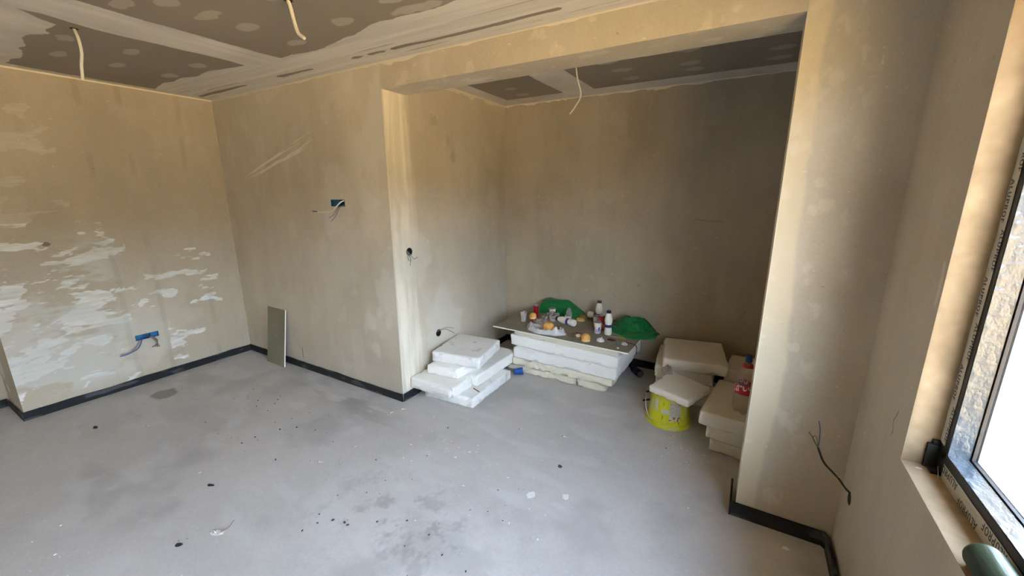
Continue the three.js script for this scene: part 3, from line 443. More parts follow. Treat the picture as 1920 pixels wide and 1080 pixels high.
// ---------------------------------------------------------------- yellow bucket, upside down
{
  const o = thing('bucket', 'yellow plastic bucket standing upside down under a broken foam piece', 'bucket', [4.325, 0, -0.82]);
  const tex = dataTex(1024, 256, (u, v) => { const f = fbm(u * 24, v * 7, 4, 351), g = fbm(u * 40, v * 14, 4, 353); let c = add([206, 204, 22], (fbm(u * 9, v * 4, 3, 355) - 0.5) * 26); c = blend(c, [204, 204, 160], ss(0.60, 0.66, f) * 0.75); return blend(c, [112, 100, 60], ss(0.72, 0.76, g) * 0.7); });
  const ym = std(0xffffff, 0.45, { map: tex });
  mesh('bucket_body', lathe([[0.150, 0.004], [0.152, 0.03], [0.1385, 0.2], [0.132, 0.262], [0.127, 0.2685], [0.115, 0.2695], [0.0001, 0.2695]], 64), ym, o);
  mesh('bucket_rim', lathe([[0.150, 0.0], [0.166, 0.0], [0.1685, 0.004], [0.166, 0.02], [0.157, 0.026], [0.152, 0.032], [0.150, 0.03]], 64), ym, o);
  const lab = dataTex(256, 256, (u, v) => { const line = fbm(u * 40, Math.floor(v * 26) * 3.7, 3, 361); let c = [198, 192, 174]; if (v > 0.3 && (v * 26) % 1 < 0.55 && line > 0.5) c = [140, 134, 120]; if (v < 0.26) c = fbm(u * 12, v * 12, 3, 363) > 0.52 ? [120, 96, 44] : [206, 196, 150]; if (u < 0.05) c = [206, 204, 60]; return add(c, (fbm(u * 12, v * 12, 4, 365) - 0.5) * 30); });
  const patch = (y0, y1, a0, a1) => { const r = (y) => mix(0.1525, 0.1325, (y - 0.03) / 0.232) + 0.0012; return new THREE.CylinderGeometry(r(y1), r(y0), y1 - y0, 16, 1, true, a0, a1 - a0).translate(0, (y0 + y1) / 2, 0); };
  mesh('paper_label', patch(0.065, 0.205, 0.12, 0.72), std(0xffffff, 0.7, { map: lab, side: THREE.DoubleSide }), o);
  mesh('torn_label', patch(0.115, 0.15, -0.26, 0.12), std(0xc6c1ac, 0.75, { side: THREE.DoubleSide }), o);
  mesh('paint_smear', patch(0.12, 0.215, -0.62, -0.44), std(0xc9c9a4, 0.7, { side: THREE.DoubleSide }), o);
  mesh('wire_handle', cappedTube([[-0.09, 0.03, 0.132], [-0.128, 0.055, 0.118], [-0.16, 0.12, 0.085], [-0.172, 0.19, 0.02], [-0.168, 0.2, -0.06], [-0.1, 0.16, -0.15], [0.0, 0.1, -0.166]], 0.0038, 50), std(0xb3b5ad, 0.35, { metalness: 0.8 }), o);
  const peg = std(0x1b1a18, 0.6); mesh('handle_grip', cappedTube([[-0.172, 0.198, 0.02], [-0.14, 0.206, -0.01]], 0.007, 6), peg, o); mesh('handle_grip', cappedTube([[-0.186, 0.135, 0.05], [-0.148, 0.138, 0.02]], 0.007, 6), peg, o);
}

// ---------------------------------------------------------------- bottles, cans, cups
const TOP = 0.46;
const clearPlastic = phys({ color: 0xffffff, transmission: 1, thickness: 0, roughness: 0.06, ior: 1.45 }), hazyPlastic = phys({ color: 0xe6e0da, transmission: 0.7, thickness: 0, roughness: 0.28, side: THREE.DoubleSide });
const milkWhite = std(0xe9e5d6, 0.4), purple = std(0x3c2169, 0.45), lilac = std(0xb7a8d6, 0.5), capPurple = std(0x33234f, 0.4);
function milkBottle(label, pos, band, h = 0.224) {
  const o = thing('yogurt_drink_bottle', label, 'bottle', pos), k = h / 0.224;
  mesh('bottle_body', lathe([[0.0001, 0], [0.027, 0], [0.033, 0.006], [0.0345, 0.03], [0.031, 0.06], [0.0285, 0.07], [0.0285, 0.098], [0.0315, 0.108], [0.035, 0.13], [0.033, 0.155], [0.026, 0.185], [0.0195, 0.2], [0.0185, 0.206], [0.0001, 0.206]].map(([r, y]) => [r, y * k])), milkWhite, o);
  mesh('label_band', lathe([[0.0285, 0.071], [0.0296, 0.0712], [0.0296, 0.0972], [0.0285, 0.0975]].map(([r, y]) => [r, y * k])), band, o);
  const cap = []; for (let i = 0; i < 24; i++) { const a = (i / 24) * Math.PI * 2; cap.push(new THREE.CylinderGeometry(0.0012, 0.0012, 0.016, 5).translate(Math.cos(a) * 0.0205, 0.213 * k, Math.sin(a) * 0.0205)); }
  mesh('screw_cap', [lathe([[0.0001, 0.203], [0.0205, 0.203], [0.0205, 0.222], [0.019, 0.224], [0.0001, 0.224]].map(([r, y]) => [r, y * k]), 30), ...cap], capPurple, o); return o;
}
milkBottle('white drink bottle with purple band standing nearest the green bag', [3.702, TOP, -1.213], purple);
milkBottle('white drink bottle with dark cap standing at the back beyond the red can', [3.52, TOP, -1.5], capPurple);
{ // lying bottles: axis turned along the table
  const lie = (o, x, z, turn) => { o.position.set(x, TOP + 0.0352, z); o.rotation.set(0, turn, Math.PI / 2, 'YXZ'); };
  lie(milkBottle('empty white bottle with purple band lying behind the round bun', [0, 0, 0], std(0x4a2590, 0.4)), 3.365, -1.262, -0.28);
  lie(milkBottle('white drink bottle lying at the back beside the bread half', [0, 0, 0], capPurple, 0.2), 3.37, -1.61, Math.PI + 0.06);
}
function can(label, pos, h, r, body) {
  const o = thing('drink_can', label, 'can', pos), e = 0.008;
  mesh('can_body', lathe([[r * 0.78, 0.0015], [r * 0.82, 0.001], [r * 0.97, e], [r, e + 0.006], [r, h - 0.018], [r * 0.9, h - 0.008], [r * 0.84, h - 0.004]], 40), body, o);
  const alu = std(0xc9c9c6, 0.3, { metalness: 0.7 });
  mesh('can_lid', lathe([[r * 0.84, h - 0.006], [r * 0.87, h - 0.001], [r * 0.85, h], [r * 0.8, h - 0.002], [r * 0.76, h - 0.006], [0.0001, h - 0.006]], 40), alu, o); mesh('can_base', lathe([[0.0001, 0.003], [r * 0.74, 0.003], [r * 0.79, 0.0], [r * 0.83, 0.001]], 40), alu, o);
  mesh('pull_tab', new THREE.TorusGeometry(0.006, 0.0016, 6, 14).rotateX(Math.PI / 2).translate(0, h - 0.0045, 0.006), alu, o); return o;
}
const script = (bg, fg, w, h, text, size) => { const c = document.createElement('canvas'); c.width = w; c.height = h; const g = c.getContext('2d'); g.fillStyle = bg; g.fillRect(0, 0, w, h); g.fillStyle = fg; g.font = 'italic bold ' + size + 'px serif'; g.textBaseline = 'middle'; for (const x of [0.02, 0.52]) { g.save(); g.translate(w * x, h * 0.52); g.rotate(-0.12); g.fillText(text, 0, 0); g.restore(); } const t = new THREE.CanvasTexture(c); t.colorSpace = THREE.SRGBColorSpace; t.wrapS = THREE.RepeatWrapping; return t; };
can('slim plain red can with silver top beside the clear cup', [2.906, TOP, -1.345], 0.134, 0.0275, std(0x8e0a14, 0.35, { metalness: 0.15 }));
can('red can with white script between the two standing white bottles', [3.603, TOP, -1.335], 0.136, 0.033, std(0xffffff, 0.35, { map: script('#a00f18', '#e6d8d2', 512, 256, 'Coca-Cola', 58) }));
{ const o = thing('clear_cup', 'clear empty plastic cup at the left end of the table', 'cup', [2.852, TOP, -1.178]); mesh('cup_wall', lathe([[0.0001, 0.002], [0.024, 0.002], [0.0245, 0], [0.0262, 0.001], [0.0265, 0.012], [0.0345, 0.093], [0.0358, 0.094], [0.0352, 0.0955], [0.034, 0.0945], [0.0258, 0.012]], 36), phys({ color: 0xffffff, transmission: 0.9, thickness: 0, roughness: 0.12 }), o); mesh('cup_rim', new THREE.TorusGeometry(0.0352, 0.0011, 6, 36).rotateX(Math.PI / 2).translate(0, 0.0945, 0), hazyPlastic, o); }
function pot(label, pos, h, r, print, turn = 0) {
  const o = thing('yogurt_pot', label, 'pot', pos, turn);
  mesh('pot_wall', lathe([[0.0001, 0.001], [r * 0.72, 0.001], [r * 0.76, 0.004], [r * 0.93, h - 0.008], [r, h - 0.006], [r * 1.02, h - 0.002], [r, h], [r * 0.92, h - 0.001], [r * 0.74, 0.006], [0.0001, 0.006]], 36), milkWhite, o);
  if (print) mesh('printed_band', lathe([[r * 0.775, h * 0.08], [r * 0.775 + 0.0008, h * 0.08], [r * 0.865 + 0.0008, h * 0.6], [r * 0.865, h * 0.6]], 36), print, o);
  mesh('foil_lid', lathe([[0.0001, h + 0.001], [r * 0.6, h + 0.0016], [r * 1.02, h + 0.0006], [r * 1.05, h - 0.001]], 36), std(0x8f8c86, 0.4, { metalness: 0.4, side: THREE.DoubleSide }), o); return o;
}
const lilacPrint = std(0xffffff, 0.5, { map: dataTex(256, 128, (u, v) => { let c = [188, 172, 214]; if (v > 0.55) c = [226, 220, 216]; const d = Math.hypot(((u * 4) % 1 - 0.5) * 1.4, v - 0.62) + (fbm(u * 30, v * 20, 3, 371) - 0.5) * 0.3; if (d < 0.2) c = [74, 70, 84]; if (v < 0.35 && fbm(u * 40, v * 10, 3, 373) > 0.6) c = [132, 112, 180]; return c; }) });
pot('tall white yogurt pot with lilac print standing before the red can', [3.606, TOP, -1.207], 0.104, 0.036, lilacPrint);
pot('small white pot with grey lid in front of the upright green bag', [3.03, TOP, -1.475], 0.085, 0.037, null);
const potB = pot('short white pot holding a clear plastic scrap behind the lying bottle', [3.244, TOP, -1.39], 0.064, 0.035, null);
{ const o = thing('clear_cup', 'cloudy plastic cup squeezed between the back bottle and red can', 'cup', [3.535, TOP, -1.395]); mesh('cup_wall', lathe([[0.0001, 0.002], [0.025, 0.0], [0.028, 0.004], [0.036, 0.1], [0.038, 0.102], [0.035, 0.1], [0.027, 0.006]], 32), hazyPlastic, o); mesh('paper_band', lathe([[0.0326, 0.05], [0.0335, 0.05], [0.0365, 0.088], [0.0355, 0.088]], 32), std(0xa8a294, 0.7), o); }
{ const o = thing('paper_pot', 'low red and white pot with a torn bread piece on it', 'pot', [2.937, TOP, -1.222]); mesh('pot_wall', lathe([[0.0001, 0.001], [0.026, 0.001], [0.031, 0.035], [0.033, 0.036], [0.03, 0.034], [0.025, 0.004], [0.0001, 0.004]], 30), std(0xffffff, 0.5, { map: dataTex(128, 32, (u, v) => (Math.abs(v - 0.6 - 0.15 * Math.sin(u * 40)) < 0.25 ? [190, 170, 150] : [168, 42, 32])) }), o); }

// ---------------------------------------------------------------- crumpled and baked things
function puff(w, d, h, s, o = {}) {                      // a closed lump: an uneven outline, a top that rises to h, a flat bottom
  const { power = 0.5, jag = 0.12, ridge = 0.25, fold = 0, freq = 14, rings = 16, seg = 56, lip = 0, square = 2, top } = o, P = [], U = [], I = [];
  const R = (a) => { const c = Math.abs(Math.cos(a)), n = Math.abs(Math.sin(a)); return Math.pow(Math.pow(c, square) + Math.pow(n, square), -1 / square) * (1 + jag * (fbm(Math.cos(a) * 2 + 5, Math.sin(a) * 2 + 5, 3, s) - 0.5) * 2); };
  for (const up of [1, 0]) for (let i = 0; i <= rings; i++) for (let k = 0; k <= seg; k++) {
    const t = i / rings, a = (k / seg) * Math.PI * 2, r = R(a) * t, x = Math.cos(a) * r * w / 2, z = Math.sin(a) * r * d / 2;
    const f = Math.abs(fbm(x / w * 5 + 3, z / d * 5 + 3, 4, s + 2) - 0.5) * 4, base = Math.pow(Math.max(0, 1 - t * t), power), edge = lip * Math.exp(-(((t - 0.86) / 0.12) ** 2));
    const y = up ? (top ? top(x, z, t, a) : h * (base * (1 - ridge + ridge * f) + edge * (0.6 + f * 0.5))) + 0.0008 : 0;
    const cr = (k) => (Math.abs(fbm(x * freq / w * 0.3 + k * 3.1, (z / d * 0.3 + y / w * 0.4) * freq + k * 1.7, 3, s + 20 + k) - 0.5) * 4 - 0.5) * fold * (up ? 1 : 0) * Math.min(1, y / (0.25 * h));
    P.push(x + cr(1), Math.max(y + cr(2) * 0.7, up ? 0.0008 : 0), z + cr(3)); U.push(x * 6, z * 6);
  }
  const n = (rings + 1) * (seg + 1);
  for (let q = 0; q < 2; q++) for (let i = 0; i < rings; i++) for (let k = 0; k < seg; k++) { const a = q * n + i * (seg + 1) + k, b = a + 1, c = a + seg + 1, e = c + 1; q ? I.push(a, c, b, b, c, e) : I.push(a, b, c, b, e, c); }
  for (let k = 0; k < seg; k++) { const a = rings * (seg + 1) + k, b = a + n; I.push(a, a + 1, b, a + 1, b + 1, b); }
  const g = new THREE.BufferGeometry(); g.setAttribute('position', new THREE.Float32BufferAttribute(P, 3)); g.setAttribute('uv', new THREE.Float32BufferAttribute(U, 2)); g.setIndex(I); return smoothNormals(g);
}
const crust = std(0xffffff, 0.6, { map: dataTex(128, 128, (u, v) => add([222, 164, 84], (wrapN((x, y) => fbm(x, y, 4, 381), 5)(u, v) - 0.5) * 70)) }), crumb = std(0xe2c88e, 0.8);
function bun(label, x, z, w, h, y = TOP) { const o = thing('bread_bun', label, 'bread', [x, y, z], x * 9); mesh('bun_base', puff(w * 0.96, w * 0.9, h * 0.5, 401, { power: 0.3, ridge: 0.05, jag: 0.04 }), crumb, o); mesh('bun_crust', puff(w, w * 0.95, h * 0.72, 403, { power: 0.45, ridge: 0.1, jag: 0.05, top: (a, b, t) => h * 0.72 * Math.pow(Math.max(0, 1 - t * t), 0.45) * (1 - 0.16 * Math.exp(-((t / 0.2) ** 2))) }).translate(0, h * 0.3, 0), crust, o); return o; }
bun('round golden bun lying on the crumpled white bag', 3.205, -1.022, 0.115, 0.08, TOP + 0.008);
bun('small golden bun alone near the front edge of the table', 3.583, -0.965, 0.082, 0.062);
{ const o = bun('torn piece of pale bread on the red and white pot', 2.935, -1.222, 0.075, 0.05, TOP + 0.036); o.rotation.z = 0.12; }
{ const o = thing('bread_half', 'bitten half bun showing its yellow crumb near the lying bottle', 'bread', [3.345, TOP, -1.47], 0.4); mesh('crumb_side', puff(0.09, 0.06, 0.035, 407, { power: 0.35, ridge: 0.3 }), std(0xc9ae62, 0.85), o); mesh('bun_crust', puff(0.085, 0.07, 0.045, 409, { power: 0.5 }).translate(0.02, 0.012, -0.025), std(0x8a5a26, 0.6), o); }
const bagWhite = phys({ color: 0xdcdad4, roughness: 0.4, transmission: 0.25, thickness: 0 }), bagGreen = phys({ color: 0x06763c, roughness: 0.38, transmission: 0.12, thickness: 0, side: THREE.DoubleSide });
{ const m = mesh('plastic_bag', puff(0.40, 0.21, 0.05, 411, { power: 0.6, jag: 0.16, ridge: 0.7, lip: 0.85, rings: 26, seg: 90, top: (x, z, t, a) => 0.008 + 0.046 * Math.exp(-(((t - 0.82) / 0.13) ** 2)) * (0.25 + 3 * Math.abs(fbm(x * 22 + 9, z * 22 + 4, 4, 413) - 0.5) + 0.35 * (Math.sin(a) > -0.4)) * (t < 0.98 ? 1 : 0.4) }), bagWhite); m.position.set(3.165, TOP, -1.02); m.rotation.y = -0.05; tag(m, 'crumpled white carrier bag spread out under the round bun', 'bag'); }
{ const m = mesh('plastic_wrap', puff(0.23, 0.13, 0.085, 421, { power: 0.6, jag: 0.25, ridge: 0.5, rings: 24, seg: 80, fold: 0.018 }), phys({ color: 0xc9bcb2, roughness: 0.25, transmission: 0.55, thickness: 0 })); m.position.set(3.08, TOP, -1.375); tag(m, 'crumpled clear plastic wrap heaped behind the white bag', 'wrap'); }
{ const m = mesh('plastic_wrap', puff(0.14, 0.09, 0.05, 425, { power: 0.5, jag: 0.3, ridge: 0.5, fold: 0.012, rings: 20, seg: 70 }), hazyPlastic); m.position.set(3.03, TOP, -1.2); m.rotation.y = 0.5; tag(m, 'small torn clear wrap lying between bread pot and white bag', 'wrap'); }
{ const m = mesh('plastic_scrap', puff(0.055, 0.035, 0.075, 427, { power: 0.35, jag: 0.25, ridge: 0.5, fold: 0.01 }), hazyPlastic); m.position.set(3.25, TOP + 0.0655, -1.39); tag(m, 'curled clear plastic scrap standing on the short white pot', 'scrap'); }
{ // upright green bag along the back wall: a boxy fold, high at the left, sloping down to the right
  const m = mesh('green_bag', puff(0.5, 0.15, 0.15, 431, { jag: 0.03, square: 9, rings: 26, seg: 110, fold: 0.006, freq: 9, top: (x, z, t) => mix(0.15, 0.045, ss(0.03, 0.25, x)) * Math.pow(Math.max(0, 1 - Math.pow(t, 14)), 0.5) * (0.93 + 0.3 * Math.abs(fbm(x * 6 + 3, z * 7, 2, 433) - 0.5)) * mix(1, 0.8, ss(-0.02, 0.06, z)) }), bagGreen); m.position.set(3.09, TOP, -1.598); m.rotation.y = -0.02; tag(m, 'stiff green plastic bag standing against the niche wall behind the can', 'bag');
}
{ // loose green bag hanging over the right edge
  const m = mesh('green_bag', puff(0.50, 0.40, 0.12, 441, { jag: 0.22, square: 2.6, rings: 34, seg: 120, fold: 0.012, freq: 8, top: (x, z, t) => (0.01 + 0.088 * ss(0.2, 0.06, Math.hypot((x + 0.03) * 1.15, z + 0.06)) + 0.035 * ss(0.09, 0.02, Math.hypot((x + 0.17) * 1.4, z + 0.03)) + 0.028 * Math.abs(fbm(x * 9, z * 9, 3, 443) - 0.5) * 4) * (t < 0.88 ? 1 : mix(1, 0.3, (t - 0.88) / 0.12)) }), bagGreen); m.position.set(3.865, TOP, -1.435); m.rotation.y = -0.62; tag(m, 'loose green plastic bag slumped over the right edge of the table', 'bag');
}
{ const o = thing('food_wrapper', 'opened brown and dark red wrapper with sandwich rest before the lying bottle', 'wrapper', [3.475, TOP, -1.03], 0.1); mesh('wrapper_sheet', puff(0.16, 0.11, 0.018, 451, { power: 0.8, jag: 0.25, ridge: 0.8, square: 3 }), std(0x7c6a4e, 0.6), o); mesh('sauce_patch', puff(0.08, 0.05, 0.022, 453, { jag: 0.2, ridge: 0.4 }).translate(0.0, 0.004, -0.03), std(0x5a1420, 0.4), o); mesh('bread_rest', puff(0.06, 0.05, 0.022, 455, { jag: 0.25 }).translate(0.025, 0.008, 0.02), std(0xd9c79a, 0.8), o); }
{ const m = mesh('crumpled_paper', puff(0.06, 0.05, 0.034, 461, { jag: 0.3, ridge: 0.5, power: 0.4, fold: 0.012, rings: 18, seg: 60 }), std(0xe8e4da, 0.8)); m.position.set(3.697, TOP, -1.012); tag(m, 'crumpled white tissue near the front right of the table', 'tissue'); }
{ const o = thing('knife', 'thin pale knife with yellowish handle lying before the green bag', 'knife', [3.81, TOP + 0.001, -1.168], -0.08); mesh('blade', new RoundedBoxGeometry(0.085, 0.003, 0.014, 2, 0.001).translate(-0.045, 0.002, 0), std(0xb9bcae, 0.3, { metalness: 0.6 }), o); mesh('handle', new RoundedBoxGeometry(0.075, 0.01, 0.016, 2, 0.004).translate(0.035, 0.005, 0), std(0x9a9a32, 0.5), o); }
{ const m = mesh('dark_wrapper', puff(0.07, 0.05, 0.012, 471, { jag: 0.35, ridge: 0.8 }), std(0x4a1712, 0.6)); m.position.set(3.772, TOP, -1.085); tag(m, 'dark red torn wrapper scrap under the knife', 'wrapper'); }
{ const m = mesh('red_strip', cappedTube([[3.88, TOP + 0.004, -1.09], [3.93, TOP + 0.004, -1.08], [3.984, TOP + 0.0045, -1.062], [3.9995, TOP - 0.02, -1.055], [3.998, TOP - 0.07, -1.05]].map(([x, y, z]) => [x - 3.88, y - TOP, z + 1.09]), 0.004, 40), std(0x5c1a16, 0.6)); m.position.set(3.88, TOP, -1.09); tag(m, 'dark red strip hanging over the right edge of the table', 'strip'); }
{ const m = mesh('foil_scrap', puff(0.05, 0.036, 0.024, 473, { jag: 0.35, ridge: 0.5, fold: 0.009, power: 0.4 }), std(0xd4d2c8, 0.5)); m.position.set(3.9, TOP, -1.035); tag(m, 'crumpled pale foil scrap at the right front of the table', 'scrap'); }
{ const m = mesh('blue_scrap', puff(0.05, 0.035, 0.012, 475, { jag: 0.3, ridge: 0.8 }), std(0x4f6a78, 0.6)); m.position.set(3.842, TOP, -1.04); tag(m, 'flat grey blue scrap beside the foil on the table', 'scrap'); }
{ const m = mesh('bread_crumb', puff(0.022, 0.016, 0.008, 477, { jag: 0.2 }), std(0xddd5c2, 0.8)); m.position.set(3.875, TOP, -0.925); tag(m, 'pale crumb at the front right corner of the table', 'crumb'); }
{ const m = mesh('plastic_wrap', puff(0.09, 0.07, 0.06, 479, { jag: 0.3, ridge: 0.5, fold: 0.012, power: 0.4, rings: 20, seg: 70 }), hazyPlastic); m.position.set(4.268, 0.324, -0.955); tag(m, 'ball of clear plastic on the foam piece over the bucket', 'wrap'); }
// things on the floor by the table
{ const o = thing('blue_cup', 'bright blue crushed plastic cup on the floor between the foam piles', 'cup', [2.925, 0, -0.915], 0.6); mesh('cup_wall', lathe([[0.0001, 0.001], [0.026, 0.001], [0.028, 0.004], [0.036, 0.085], [0.038, 0.087], [0.034, 0.086], [0.0265, 0.008], [0.0001, 0.006]], 28).scale(1, 1, 0.72).rotateZ(-Math.PI / 2 + 0.08).translate(-0.03, 0.0345, 0), std(0x0b4f9e, 0.4), o); }
{ const o = thing('dark_bottle', 'dark bottle lying on the floor right of the table with its base forward', 'bottle', [3.97, 0.037, -1.44], 0); mesh('bottle_body', lathe([[0.0001, 0.004], [0.024, 0.004], [0.031, 0], [0.0365, 0.006], [0.037, 0.1], [0.033, 0.13], [0.016, 0.165], [0.014, 0.2], [0.0001, 0.2]], 32), std(0x17171c, 0.25), o); mesh('bottle_base', lathe([[0.0001, -0.0005], [0.03, -0.0008], [0.0315, 0.0005]], 32), std(0x5f5d58, 0.5), o); mesh('bottle_label', lathe([[0.0372, 0.03], [0.0378, 0.03], [0.0378, 0.085], [0.0372, 0.085]], 32), std(0x1b1b4a, 0.5), o); o.rotation.set(-Math.PI / 2, 0.75, 0, 'YXZ'); }
{ // clear soft drink bottle on the foam stack
  const o = thing('soda_bottle', 'clear empty soda bottle with red label and blue cap beside the pillar', 'bottle', [4.795, 0.2905, -0.65], 0.5), R = 0.062;
  const pet = phys({ color: 0xf4f0ea, transmission: 0.96, thickness: 0, roughness: 0.05, ior: 1.5 });
  mesh('bottle_body', (() => { const g = lathe([[0.0001, 0.014], [0.02, 0.012], [0.04, 0.003], [0.052, 0.003], [R, 0.03], [R + 0.001, 0.1], [R - 0.004, 0.135], [R - 0.003, 0.14], [R - 0.003, 0.215], [R, 0.222], [R - 0.003, 0.25], [0.05, 0.285], [0.034, 0.322], [0.019, 0.35], [0.0165, 0.36], [0.0165, 0.385]], 50), p = g.attributes.position; for (let i = 0; i < p.count; i++) { const x = p.getX(i), y = p.getY(i), z = p.getZ(i), a = Math.atan2(z, x); if (y < 0.03) { const k = 1 - 0.12 * (0.5 + 0.5 * Math.cos(a * 5)) * (1 - y / 0.03); p.setXYZ(i, x * k, y + 0.012 * (0.5 + 0.5 * Math.cos(a * 5)) * (1 - y / 0.03) * (Math.hypot(x, z) > 0.015 ? 1 : 0), z * k); } } return smoothNormals(g); })(), pet, o);
  mesh('bottle_label', lathe([[R - 0.0025, 0.142], [R - 0.0016, 0.142], [R - 0.0016, 0.204], [R - 0.0025, 0.204]], 50), std(0xffffff, 0.4, { map: script('#b3121c', '#ecd9d4', 1024, 190, 'Coca-Cola', 130), side: THREE.DoubleSide }), o);
  mesh('neck_label', lathe([[0.036, 0.32], [0.0362, 0.32], [0.026, 0.341], [0.0255, 0.341]], 40), std(0xa31420, 0.4, { side: THREE.DoubleSide }), o);
  mesh('screw_cap', [lathe([[0.0001, 0.4], [0.0175, 0.4], [0.019, 0.398], [0.0195, 0.372], [0.0175, 0.371]], 40), lathe([[0.018, 0.357], [0.0202, 0.357], [0.0202, 0.369], [0.018, 0.369]], 40)], std(0x0a357e, 0.4), o);
}
{ // green bottle lying on the window sill, base towards the corner
  const o = thing('green_bottle', 'dark green bottle lying on the window sill at the lower right', 'bottle', [5.255, WY0 + 0.0375, 0.995]); mesh('bottle_body', lathe([[0.0001, 0.008], [0.02, 0.004], [0.03, 0], [0.0345, 0.003], [0.037, 0.012], [0.037, 0.17], [0.033, 0.195], [0.016, 0.235], [0.0135, 0.25], [0.0135, 0.29], [0.0001, 0.29]], 48).rotateX(Math.PI / 2), std(0x2b3826, 0.42, { bumpMap: plasterBump, bumpScale: 0.002 }), o); mesh('bottle_cap', lathe([[0.0001, 0.302], [0.0145, 0.302], [0.0155, 0.3], [0.0155, 0.275], [0.0138, 0.275]], 30).rotateX(Math.PI / 2), std(0x8d8a78, 0.4), o);
}

// ---------------------------------------------------------------- litter on the screed
const blob = (name, label, cat, x, z, w, d, h, s, mat, turn = 0, o = {}) => { const m = mesh(name, puff(w, d, h, s, { jag: 0.35, ridge: 0.6, rings: 8, seg: 28, ...o }), mat); m.position.set(x, 0.0003, z); m.rotation.y = turn; return tag(m, label, cat); };
const plasterWhite = std(0xe4e3dd, 0.9), dirtDark = std(0x23211f, 0.9), dirtBrown = std(0x4d453c, 0.9);
blob('filler_splat', 'white filler splat on the floor, left one of the two in front of the table', 'splat', 3.773, 0.427, 0.05, 0.055, 0.004, 501, plasterWhite);
blob('filler_splat', 'white filler splat on the floor, right one of the two in front of the table', 'splat', 3.955, 0.342, 0.042, 0.045, 0.004, 503, plasterWhite);
blob('filler_splat', 'white filler splat near the black strip at the foot of pillar', 'splat', 5.033, 0.12, 0.035, 0.025, 0.006, 505, plasterWhite);
blob('dirt_clod', 'black dirt clod on the floor at lower left, left of the leaf scrap', 'clod', 2.404, 1.613, 0.034, 0.022, 0.012, 507, dirtDark, 0.5);
blob('dirt_clod', 'flat dark clod on the floor between the leaf scrap and left wall', 'clod', 2.062, 1.32, 0.045, 0.018, 0.008, 509, dirtDark, 0.4);
blob('dirt_clod', 'dark clod on the floor near the corner of the left wall', 'clod', 0.612, 1.446, 0.034, 0.024, 0.014, 511, dirtDark);
blob('dirt_clod', 'small brown clump on the floor in front of the foam table', 'clod', 3.822, 0.112, 0.03, 0.024, 0.01, 513, dirtBrown);
{ const o = thing('dry_leaf', 'crumpled pale leaf scrap with a stalk on the floor', 'leaf', [2.478, 0, 1.48], 0.3); mesh('leaf_blade', puff(0.085, 0.035, 0.014, 515, { jag: 0.35, ridge: 0.9 }), std(0xcfcabd, 0.85), o); mesh('leaf_stalk', cappedTube([[0.03, 0.006, -0.004], [0.05, 0.012, -0.03], [0.055, 0.03, -0.06]], 0.0018, 12), std(0x7a6d58, 0.9), o); }
const butts = [[2.444, 0.856, 0.4], [2.565, 0.798, -0.5], [2.39, 0.187, 1.1], [2.43, 0.10, 0.7], [3.402, -0.131, 0.5], [3.05, 0.25, -0.6], [0.931, 1.238, 0.5], [0.743, 0.858, 0.35], [3.72, -0.2, 0.2]];
let buttProto; const GB = 'cigarette ends scattered on the screed';
const buttLabels = ['pale cigarette end, left one of the close pair in the middle of the floor', 'pale cigarette end, right one of the close pair in the middle of the floor', 'cigarette end by the niche corner, the one closer to the back wall strip tip', 'cigarette end by the niche corner, the one closer to the foam pile', 'cigarette end on the floor in front of the gap between foam pile and table', 'cigarette end on the open floor before the left foam pile', 'cigarette end on the left floor, nearest to the dark clod by the wall corner', 'cigarette end on the floor near the socket end of the left wall', 'cigarette end on the floor before the right front of the table stack'];
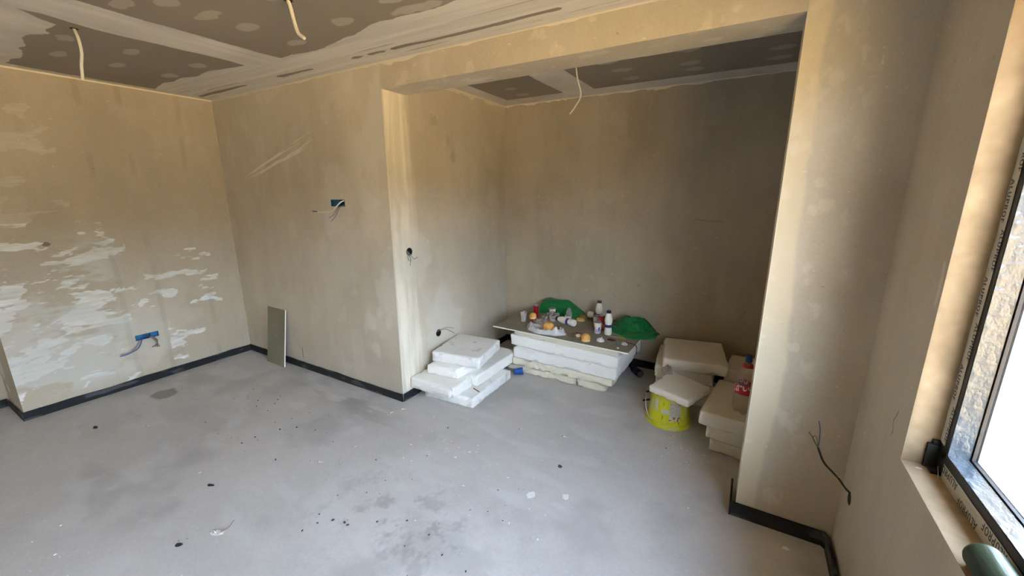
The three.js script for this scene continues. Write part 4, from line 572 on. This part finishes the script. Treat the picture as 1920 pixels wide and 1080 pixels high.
butts.forEach(([x, z, a], i) => {
  let o;
  if (!i) { o = buttProto = thing('cigarette_butt', buttLabels[0], 'cigarette butt', [x, 0.0042, z], a, GB); mesh('paper_tube', new THREE.CylinderGeometry(0.004, 0.004, 0.022, 10).rotateZ(Math.PI / 2), std(0xdedbd2, 0.8), o); mesh('filter_tip', new THREE.CylinderGeometry(0.0041, 0.0041, 0.014, 10).rotateZ(Math.PI / 2).translate(0.018, 0, 0), std(0xcdbfa2, 0.8), o); mesh('ash_end', new THREE.CylinderGeometry(0.003, 0.0038, 0.005, 8).rotateZ(Math.PI / 2).translate(-0.013, 0, 0), dirtDark, o); } else { o = buttProto.clone(); o.name = numbered('cigarette_butt'); o.position.set(x, 0.0042, z); o.rotation.y = a; o.userData.label = buttLabels[i]; scene.add(o); }
});
{ // crumbs of filler and grit that nobody could count
  seed(77); const gs = []; const one = (x, z, r) => { const g = new THREE.IcosahedronGeometry(r, 0); g.scale(1 + rnd(), 0.5 + rnd() * 0.4, 0.8 + rnd() * 0.5).rotateY(rnd() * 6).translate(x, r * 0.45, z); gs.push(g); };
  for (let i = 0; i < 45; i++) one(4.47 + (rnd() - 0.5) * 0.26, -0.44 + (rnd() - 0.5) * 0.34, 0.0015 + rnd() * rnd() * 0.004);
  for (let i = 0; i < 40; i++) one(3.4 + (rnd() - 0.5) * 1.2, 0.35 + (rnd() - 0.5) * 0.7, 0.0014 + rnd() * rnd() * 0.0035);
  for (let i = 0; i < 35; i++) one(1.9 + (rnd() - 0.5) * 1.6, 2.2 + (rnd() - 0.5) * 0.7, 0.0016 + rnd() * rnd() * 0.004);
  const m = mesh('filler_crumbs', gs, plasterWhite); m.userData.kind = 'stuff'; m.userData.label = 'pale filler crumbs scattered over the floor'; m.userData.category = 'crumbs';
  const gd = []; gs.length = 0; for (let i = 0; i < 60; i++) { const t = rnd(); one(t < 0.5 ? 1.7 + (rnd() - 0.5) * 1.4 : 3.2 + (rnd() - 0.5) * 1.2, t < 0.5 ? 0.75 + (rnd() - 0.5) * 0.6 : 0.95 + (rnd() - 0.5) * 0.6, 0.002 + rnd() * rnd() * 0.006); }
  const d = mesh('dark_grit', gs, dirtBrown); d.userData.kind = 'stuff'; d.userData.label = 'dark grit and small pebbles scattered over the floor'; d.userData.category = 'grit';
}

// ---------------------------------------------------------------- hand over
const renderer = new THREE.WebGLRenderer({ antialias: true });
renderer.toneMapping = THREE.LinearToneMapping; renderer.toneMappingExposure = EXPOSURE; renderer.shadowMap.enabled = true; renderer.shadowMap.type = THREE.PCFSoftShadowMap;
renderer.render(scene, camera);
